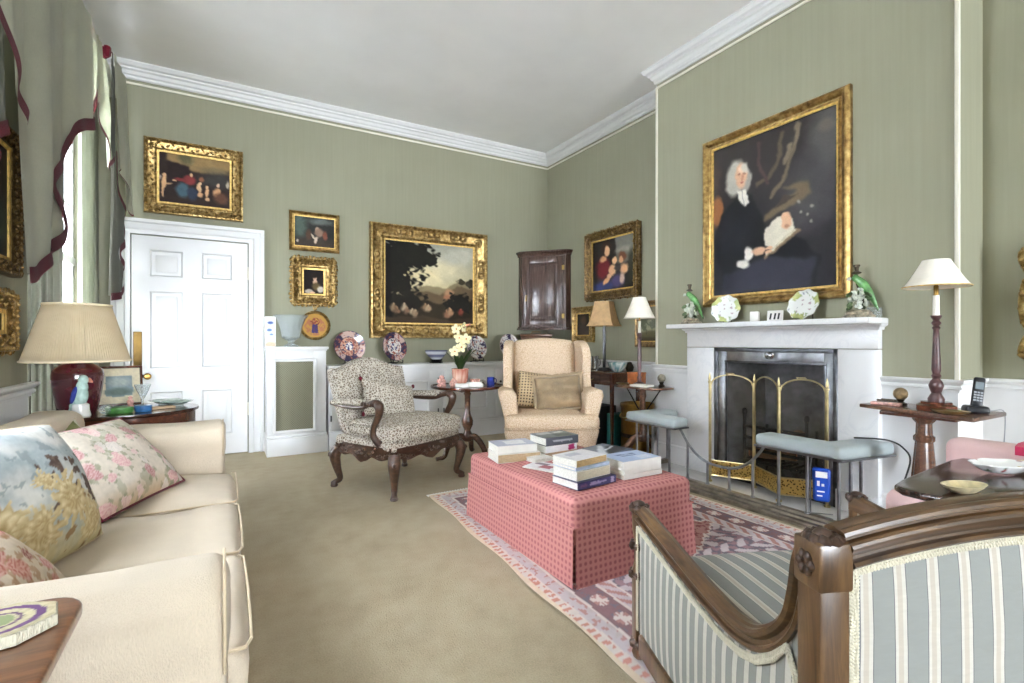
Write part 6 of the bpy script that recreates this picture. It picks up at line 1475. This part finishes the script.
# ------------------------------------------------------------------ little table at the bottom left corner
t = thing('end_table', 'reddish walnut end table with rounded corner in near left corner', 'table', (-.428, .742, 0))
ET = .735
def rrect(x0, x1, y0, y1, r, n=6):
    P = []
    for cx_, cy_, a0 in ((x1-r, y1-r, 0), (x0+r, y1-r, PI/2), (x0+r, y0+r, PI), (x1-r, y0+r, 1.5*PI)):
        for k in range(n+1): a = a0+k*PI/2/n; P.append((cx_+r*math.cos(a), cy_+r*math.sin(a)))
    return P
m = MB(); m.prism(rrect(-.25, .25, -.26, .26, .05), ET-.02, ET, 'z', .006, 3); m.build('tabletop', 'table_walnut', t, angle=50)
m = MB(); m.prism(rrect(-.235, .235, -.245, .245, .045), ET-.032, ET-.02, 'z', .004); m.build('edge_moulding', 'mahogany', t, angle=50)
m = MB(); m.b2((-.2, -.21, ET-.1), (.2, .21, ET-.032), .004); m.build('apron', 'mahogany', t)
for x in (-.18, .18):
    for y in (-.19, .19): m = MB(); m.box((x, y, (ET-.03)/2), (.035, .035, ET-.03), .003, 1, taper=.6); m.build('leg', 'mahogany', t)
t = thing('octagonal_box', 'octagonal needlework-topped box lying on the near left end table', 'box', (-.262, .905, ET+.001), .2)
o8 = [(.062*math.cos(PI/8+k*PI/4)*1.15, .062*math.sin(PI/8+k*PI/4)*.9) for k in range(8)]
m = MB(); m.prism(o8, 0, .016, 'z', .002); m.build('box', 'braid', t, smooth=False)
m = MB(); m.grid(lambda u, v: ((lambda p, q, f: ((p[0]+(q[0]-p[0])*f)*v*.97, (p[1]+(q[1]-p[1])*f)*v*.97, .0166))(o8[int(u*64/8) % 8], o8[(int(u*64/8)+1) % 8], (u*8) % 1)), 64, 24, closeu=True); o = m.build('needlework_top', 'printed_fabric', t)
paint(o, lambda c: (120, 88, 130) if .55 < math.hypot(c.x/.08, c.y/.064) < .68 or (math.hypot(c.x/.08, c.y/.064) > .92) else (150, 160, 120) if math.hypot(c.x/.08, c.y/.064) < .3 else (120, 92, 120) if .34 < math.hypot(c.x/.08, c.y/.064) < .4 else mixc((214, 204, 170), (180, 170, 140), fbm(c.x, c.y, 0, 120)+.3))

# ------------------------------------------------------------------ oval table behind the sofa with the big lamp
DX, DY, DT = -.49, 3.56, .735
t = thing('oval_table', 'dark polished oval table behind far sofa arm carrying the big lamp', 'table', (DX, DY, 0))
m = MB(); m.lathe([(0, DT-.02), (.97, DT-.02), (.995, DT-.014), (1, DT-.008), (.995, DT), (0, DT)], seg=64, sx=.37, sy=.31, cap=False); m.build('tabletop', 'dark_polish', t)
m = MB(); m.lathe([(.93, DT-.115), (.94, DT-.12), (.95, DT-.105), (.95, DT-.02), (.93, DT-.02)], seg=64, sx=.37, sy=.31, cap=False); m.build('apron', 'mahogany', t)
m = MB(); m.lathe([(.952, DT-.112), (.96, DT-.108), (.952, DT-.102)], seg=64, sx=.37, sy=.31, cap=False); m.build('stringing', 'old_brass', t)
for a in (.12, PI-.12, -1.2, -1.94, 1.57): m = MB(); m.box((.33*math.cos(a), .27*math.sin(a), (DT-.02)/2), (.035, .035, DT-.02), .003, 1, taper=.6); m.build('leg', 'mahogany', t)
DZ_ = DT+.001
t = thing('table_lamp', 'large aubergine glazed vase lamp with pleated cream shade by the curtain', 'lamp', (-.657, 3.427, DZ_))
m = MB(); m.lathe([(.075, 0), (.08, .012), (.094, .08), (.106, .17), (.11, .205), (.104, .235), (.082, .255), (.062, .268), (.052, .278), (.055, .29), (.06, .298), (.05, .302)], seg=44); m.build('vase', 'aubergine_glaze', t)
m = MB(); m.lathe([(.02, .30), (.02, .32), (.012, .33), (.012, .42), (.02, .43), (.02, .5)], seg=14); m.build('bulb_holder', 'old_brass', t)
m = MB(); 
def shf(u, v):
    a = 2*PI*u; r = lerp(.222, .138, v)*(1+.008*math.cos(a*120)); return (r*math.cos(a), r*math.sin(a), lerp(.283, .575, v))
m.grid(shf, 480, 6, closeu=True); bmesh.ops.solidify(m.bm, geom=m.bm.faces[:], thickness=.002); sh = m.build('lamp_shade', 'pleated_shade', t, angle=80)
for r, z in ((.224, .283), (.140, .575)):
    m = MB(); m.tube([(r*math.cos(a), r*math.sin(a), z) for a in np.linspace(0, 2*PI, 65)[:-1]], .006, 6, True); m.build('shade_trim', 'gilt_slip' if False else 'pleated_shade', sh)
t = thing('china_parrot', 'pale green china parrot with blue wing in front of aubergine lamp', 'ornament', (-.62, 3.292, DZ_), math.radians(25)); t.scale = (.85, .85, .92)
m = MB(); m.lathe([(.045, 0), (.05, .01), (.042, .04), (.04, .07), (.02, .085)], seg=18); m.build('stump', 'white_china', t)
m = MB(); m.ball((0, 0, .115), (.036, .04, .062), 18, Matrix.Rotation(.15, 4, 'Y')); m.ball((.006, 0, .165), (.03, .03, .04), 16); m.ball((.012, 0, .205), (.026, .026, .028), 16); m.tube(spline([(-.02, .01, .09), (-.035, .02, .05), (-.04, .025, .02)], 4), [.02]*4+[.014]*4+[.008], 8); m.build('body', 'celadon', t)
m = MB(); m.ball((-.034, 0, .125), (.012, .03, .05), 12, Matrix.Rotation(.25, 4, 'Y')); m.build('wing', 'cobalt', t)
m = MB(); m.lathe([(.012, 0), (.013, .01), (.004, .03), (0, .032)], seg=10); m.xf(Matrix.Translation((.032, 0, .208)) @ Matrix.Rotation(2.2, 4, 'Y')); m.build('beak', 'terracotta_pink', t)
t = thing('framed_print', 'dark-framed print in cream mount leaning on oval table behind lamp', 'picture', (-.53, 3.77, DZ_), math.radians(12)); t.rotation_euler = (-.25, 0, math.radians(14))
p = [(-.115, 0, 0), (.115, 0, 0), (.115, 0, .24), (-.115, 0, .24)]
m = MB(); m.sweep(p, [(0, .0), (0, .012), (-.012, .014), (-.014, .003), (-.014, 0)], True, up=(0, -1, 0)); m.build('frame', 'mahogany', t)
art_mesh('print', .22, .23, art(40, 36, .9, (206, 196, 168), [('p', (120, 136, 140), .1, [(.2, .24), (.8, .24), (.8, .78), (.2, .78)]), E_((150, 160, 156), .5, .4, .25, .12, .8), E_((88, 104, 96), .5, .66, .28, .1, .7)], 30), 'print', t, -.004, Matrix.Translation((0, 0, .12)))
m = MB(); m.b2((-.11, -.002, .004), (.11, .004, .236)); m.box((0, .05, .09), (.04, .006, .19), 0, rot=Matrix.Rotation(.38, 4, 'X')); m.build('backing', 'black_card', t)
t = thing('sherry_glass', 'clear flared glass on the oval table before the leaning print', 'glass', (-.40, 3.60, DZ_))
m = MB(); m.lathe([(.03, 0), (.028, .004), (.006, .012), (.005, .05), (.012, .06), (.03, .10), (.042, .135), (.04, .135), (.026, .10), (.006, .066), (0, .065)], seg=24); m.build('glass', 'clear_glass', t)
for i, (x, y, lab) in enumerate(((-.30, 3.71, 'greenish octagonal china dish at the back right of oval table'), (-.235, 3.61, 'greenish octagonal china dish at the right tip of oval table'))):
    d = thing('china_dish', lab, 'dish', (x, y, DZ_), .3*i, 'octagonal dishes on the oval table')
    m = MB(); m.lathe([(.035, 0), (.038, .006), (.07, .022), (.088, .026), (.088, .029), (.068, .026), (.036, .01), (0, .01)], seg=8); o = m.build('dish', 'glaze', d, angle=20); paint(o, lambda c: (150, 172, 160) if math.hypot(c.x, c.y) > .06 and fbm(c.x, c.y, 2, 30) > -.1 else (208, 216, 210))
small('green_box', 'oval green enamel box on front of oval table', 'box', -.475, 3.375, DZ_, 'green_enamel', MB().lathe([(.045, 0), (.05, .006), (.05, .022), (.052, .024), (.05, .032), (.02, .038), (0, .038)], seg=24, sx=1.2, sy=.8))
small('blue_box', 'round blue enamel box on the oval table right of green box', 'box', -.375, 3.40, DZ_, 'blue_enamel', MB().lathe([(.036, 0), (.04, .006), (.04, .024), (.042, .026), (.04, .034), (0, .038)], seg=24))
small('glass_paperweight', 'small glass paperweight on oval table between lamp and green box', 'ornament', -.53, 3.36, DZ_, 'clear_glass', MB().ball((0, 0, .026), (.032, .032, .026), 16))
small('leather_case', 'flat tan leather case lying in front of the octagonal dishes', 'case', -.30, 3.50, DZ_, 'tan_cover', MB().b2((-.06, -.035, 0), (.06, .035, .012), .004), rz=.4)
small('china_figure', 'tiny pink china figure before the leaning print on oval table', 'ornament', -.455, 3.58, DZ_, 'pink_china', MB().lathe([(.02, 0), (.022, .008), (.012, .02), (.018, .04), (.008, .055), (.012, .066), (0, .075)], seg=14))

# ------------------------------------------------------------------ curtains of the far window
def px_curve(pts): return pts
t = thing('window_curtain', 'sage silk curtains with swagged valance edged in maroon at far window', 'curtain', (XL, 4.4, 0))
def drape(y0, y1, x, z0, z1, amp, waves, ph, nm, mat='curtain_silk'):
    m = MB()
    def fn(u, v):
        s = u; y = lerp(y0, y1, s); a = amp*(.55+.45*(1-v))
        return (x+a*math.sin(s*waves*2*PI+ph+.5*math.sin(s*9))-XL, y-4.4+.02*math.cos(s*waves*4*PI)*(1-v), lerp(z0, z1, v))
    m.grid(fn, int(waves*16), 10); b = m.bm; bmesh.ops.solidify(b, geom=b.faces[:], thickness=.004)
    return m.build(nm, mat, t, angle=80)
drape(3.56, 4.59, -.965, .02, 3.28, .018, 7, 0, 'drape', 'lining_and_drape_shade'); drape(5.02, 5.60, -.955, .02, 3.28, .028, 5, 1, 'drape', 'shaded_drape_silk')  # both drapes coloured darker than the swag silk to imitate shade
m = MB(); m.b2((XL-XL+.002, 3.56-4.4, 3.28), (XL+.19-XL, 5.62-4.4, 3.40)); m.build('pelmet_board', 'curtain_silk', t, smooth=False)
def swag(top, edge, x, nm, amp=.02, folds=4, mat='curtain_silk', trim=.055, xe=None, back=None, tilt=0):
    """cloth hanging from a top line to a scalloped lower edge, maroon fringe along the edge; (y, z) pairs"""
    E2 = spline([(0, a, b) for a, b in edge], 6); n_ = len(E2)-1
    T = [Vector((0, lerp(top[0][0], top[1][0], i/n_), lerp(top[0][1], top[1][1], i/n_))) for i in range(n_+1)]
    m = MB()
    def dep(s, v): return x+tilt*s+amp*math.sin(s*folds*2*PI+v*2)*(.35+.65*v)+.03*v*math.sin(PI*s)-XL
    def fn(u, v):
        i = round(u*n_); p = T[i].lerp(E2[i], v); return (dep(u, v), p.y-4.4, p.z)
    m.grid(fn, n_, 18); bmesh.ops.solidify(m.bm, geom=m.bm.faces[:], thickness=.005); o = m.build(nm, mat, t, angle=80)
    m = MB()
    def fr(u, v):
        i = round(u*n_); p = E2[i]; q = T[i]; d = (p-q).normalized(); tg = (E2[min(i+1, n_)]-E2[max(i-1, 0)]).normalized(); nr = Vector((0, tg.z, -tg.y))
        if nr.dot(d) < 0: nr = -nr
        w = p+nr*trim*(v-.35); return (dep(u, 1)+.008, w.y-4.4, w.z)
    m.grid(fr, n_, 4); bmesh.ops.solidify(m.bm, geom=m.bm.faces[:], thickness=.008); m.build('fringe', 'maroon_fringe', o, angle=80)
    return o
def cascade(edge, yl, ztop, x, nm, mat, trim, amp=.02, waves=9, wrap=0):
    """cloth whose free side falls in a zigzag: edge is (y, z) from the bottom up, cloth fills back to yl"""
    E2 = [(p.y, p.z) for p in spline([(0, a, b) for a, b in edge], 8)]; zs = [b for _, b in E2]; yy = [a for a, _ in E2]; n_ = len(E2)-1
    dep = lambda y, z: x+amp*math.sin(y*waves+1.2*math.sin(z*1.7))+.5*amp*math.sin(y*waves*2.3+z)-XL
    m = MB()
    def fn(u, v):
        k = v*(n_+8); z = zs[round(k)] if k <= n_ else lerp(zs[-1], ztop, (k-n_)/8); yb = yy[min(n_, round(k))]
        y = lerp(yl, yb, u); return (dep(y, z), y-4.4, z)
    m.grid(fn, 40, n_+8); bmesh.ops.solidify(m.bm, geom=m.bm.faces[:], thickness=.005); o = m.build(nm, mat, t, angle=80)
    m = MB()
    def fr(u, v):
        i_ = round(u*n_); a, b = Vector((0, *E2[max(i_-1, 0)])), Vector((0, *E2[min(i_+1, n_)])); tg = (b-a).normalized(); nr = Vector((0, tg.z, -tg.y))
        p = Vector((0, *E2[i_]))+nr*trim*(v-.4); return (dep(E2[i_][0], E2[i_][1])+.009, p.y-4.4, p.z)
    m.grid(fr, n_, 4); bmesh.ops.solidify(m.bm, geom=m.bm.faces[:], thickness=.008); m.build('fringe', 'maroon_fringe', o, angle=80)
    return o
cascade([(3.075, 1.43), (3.20, 1.455), (3.37, 1.54), (3.57, 1.62), (3.77, 1.72), (3.86, 1.80), (3.77, 1.87), (3.65, 1.93), (3.60, 2.0), (3.68, 2.09), (3.86, 2.22), (3.95, 2.34), (4.05, 2.47), (4.40, 2.62), (4.60, 2.78), (4.70, 2.95)], 3.075, 3.29, -.785, 'swag', 'curtain_silk', .075, .024, 8)
m = MB(); m.grid(lambda u, v: (-.835-XL+.01*math.sin(u*9), lerp(3.45, 4.0, u)-4.4, lerp(1.78+.1*u, 2.62, v)), 16, 8); m.build('lining', 'lining_and_drape_shade', t, angle=80)
swag(((4.55, 3.30), (4.85, 3.33)), [(4.50, 2.80), (4.60, 2.70), (4.70, 2.60), (4.80, 2.44), (4.88, 2.50), (5.02, 2.62), (5.06, 2.75)], -.77, 'jabot', .014, 2.5, trim=.04)
cascade([(4.97, 1.475), (5.20, 1.50), (5.40, 1.56), (5.50, 1.66), (5.52, 1.74), (5.40, 1.79), (5.26, 1.85), (5.36, 1.93), (5.56, 2.03), (5.62, 2.12), (5.50, 2.22), (5.38, 2.30), (5.26, 2.46), (5.24, 2.70)], 4.90, 3.36, -.755, 'tail', 'lining_and_drape_shade', .06, .015, 12)
swag(((4.90, 3.35), (5.46, 3.40)), [(5.04, 2.50), (5.16, 2.46), (5.36, 2.30), (5.52, 2.24), (5.56, 2.5)], -.725, 'outer_tail', .02, 2.5, trim=.012)
m = MB(); [m.ball((-.75-XL+.012*math.cos(k*2.1), 4.745-4.4+.03*math.sin(k*1.7), 3.27+.025*math.cos(k*1.3)), (.025, .035, .03), 8, None, .5) for k in range(7)]; m.build('choux', 'maroon_fringe', t)
# the near window's curtain: only its far tail shows
t = thing('window_curtain', 'sage curtain tail with maroon edge of the nearest window at top left', 'curtain', (XL, 4.4, 0))
drape(2.26, 2.53, -.885, .02, 3.28, .03, 4, .5, 'drape')
swag(((1.95, 3.28), (2.40, 3.30)), [(1.95, 2.50), (2.10, 2.25), (2.22, 2.09), (2.31, 2.0), (2.39, 1.965), (2.47, 1.935)], -.63, 'tail', .010, 2, trim=.05)
swag(((1.95, 3.26), (2.40, 3.28)), [(1.98, 1.45), (2.10, 1.56), (2.22, 1.70), (2.29, 1.79), (2.36, 1.85), (2.46, 1.90)], -.68, 'tail_lining', .010, 2, 'lining_and_drape_shade', trim=.05)
m = MB(); m.b2((.002, 2.0-4.4, 3.24), (.38, 2.46-4.4, 3.34)); m.build('pelmet_board', 'curtain_silk', t, smooth=False)
# ------------------------------------------------------------------ camera, daylight, added rear fill and exposure
cam = bpy.data.cameras.new('camera'); cam.sensor_width = 36; cam.lens = 502*36/1024; cam.clip_start = .05; cam.clip_end = 60
co = bpy.data.objects.new('camera', cam); COL.objects.link(co); co.location = (0, 0, 1.12); co.rotation_euler = (PI/2, 0, math.radians(-30)); scene.camera = co
w = bpy.data.worlds.new('overcast_sky'); scene.world = w; w.use_nodes = True
bg = w.node_tree.nodes['Background']; bg.inputs['Color'].default_value = (.84, .93, 1.06, 1); bg.inputs['Strength'].default_value = 5.5
def window_light(name, y0, y1, z0, z1, power, tilt=90, yaw=0):
    """soft daylight standing outside a window, wholly clear of the wall"""
    L = bpy.data.lights.new(name, 'AREA'); L.shape = 'RECTANGLE'; L.size = z1-z0; L.size_y = y1-y0; L.energy = power; L.color = (.87, .94, 1.03)
    out = (z1-z0)/2*abs(math.sin(math.radians(90-tilt)))+(y1-y0)/2*math.sin(math.radians(abs(yaw)))
    o = bpy.data.objects.new(name, L); COL.objects.link(o); o.location = (XL-.36-out, (y0+y1)/2-out*math.tan(math.radians(yaw)), (z0+z1)/2-out*math.tan(math.radians(tilt-90))); o.rotation_euler = (0, -math.radians(tilt), math.radians(yaw))
    return o
window_light('window_daylight', W1[0], W1[1], W1[2], W1[3], 580, 68, 34)
window_light('window_daylight', W2[0], W2[1], W2[2], W2[3], 620, 130)
L = bpy.data.lights.new('rear_fill_light', 'AREA'); L.shape = 'RECTANGLE'; L.size = 4.6; L.size_y = 3.0; L.energy = 1000; L.color = (.87, .94, 1.03)  # fill light added at the open rear end to brighten the room; no window there
o = bpy.data.objects.new('rear_fill_light', L); COL.objects.link(o); o.location = (1.44, REAR-.4, 1.6); o.rotation_euler = (PI/2, 0, 0)
vs = scene.view_settings; vs.view_transform = 'Standard'; vs.look = 'None'; vs.gamma = 1; vs.exposure = .66; vs.use_curve_mapping = False
scene.display_settings.display_device = 'sRGB'
scene.cycles.use_denoising = True
scene.cycles.max_bounces = 12; scene.cycles.diffuse_bounces = 8; scene.cycles.sample_clamp_indirect = 10; scene.cycles.transparent_max_bounces = 16
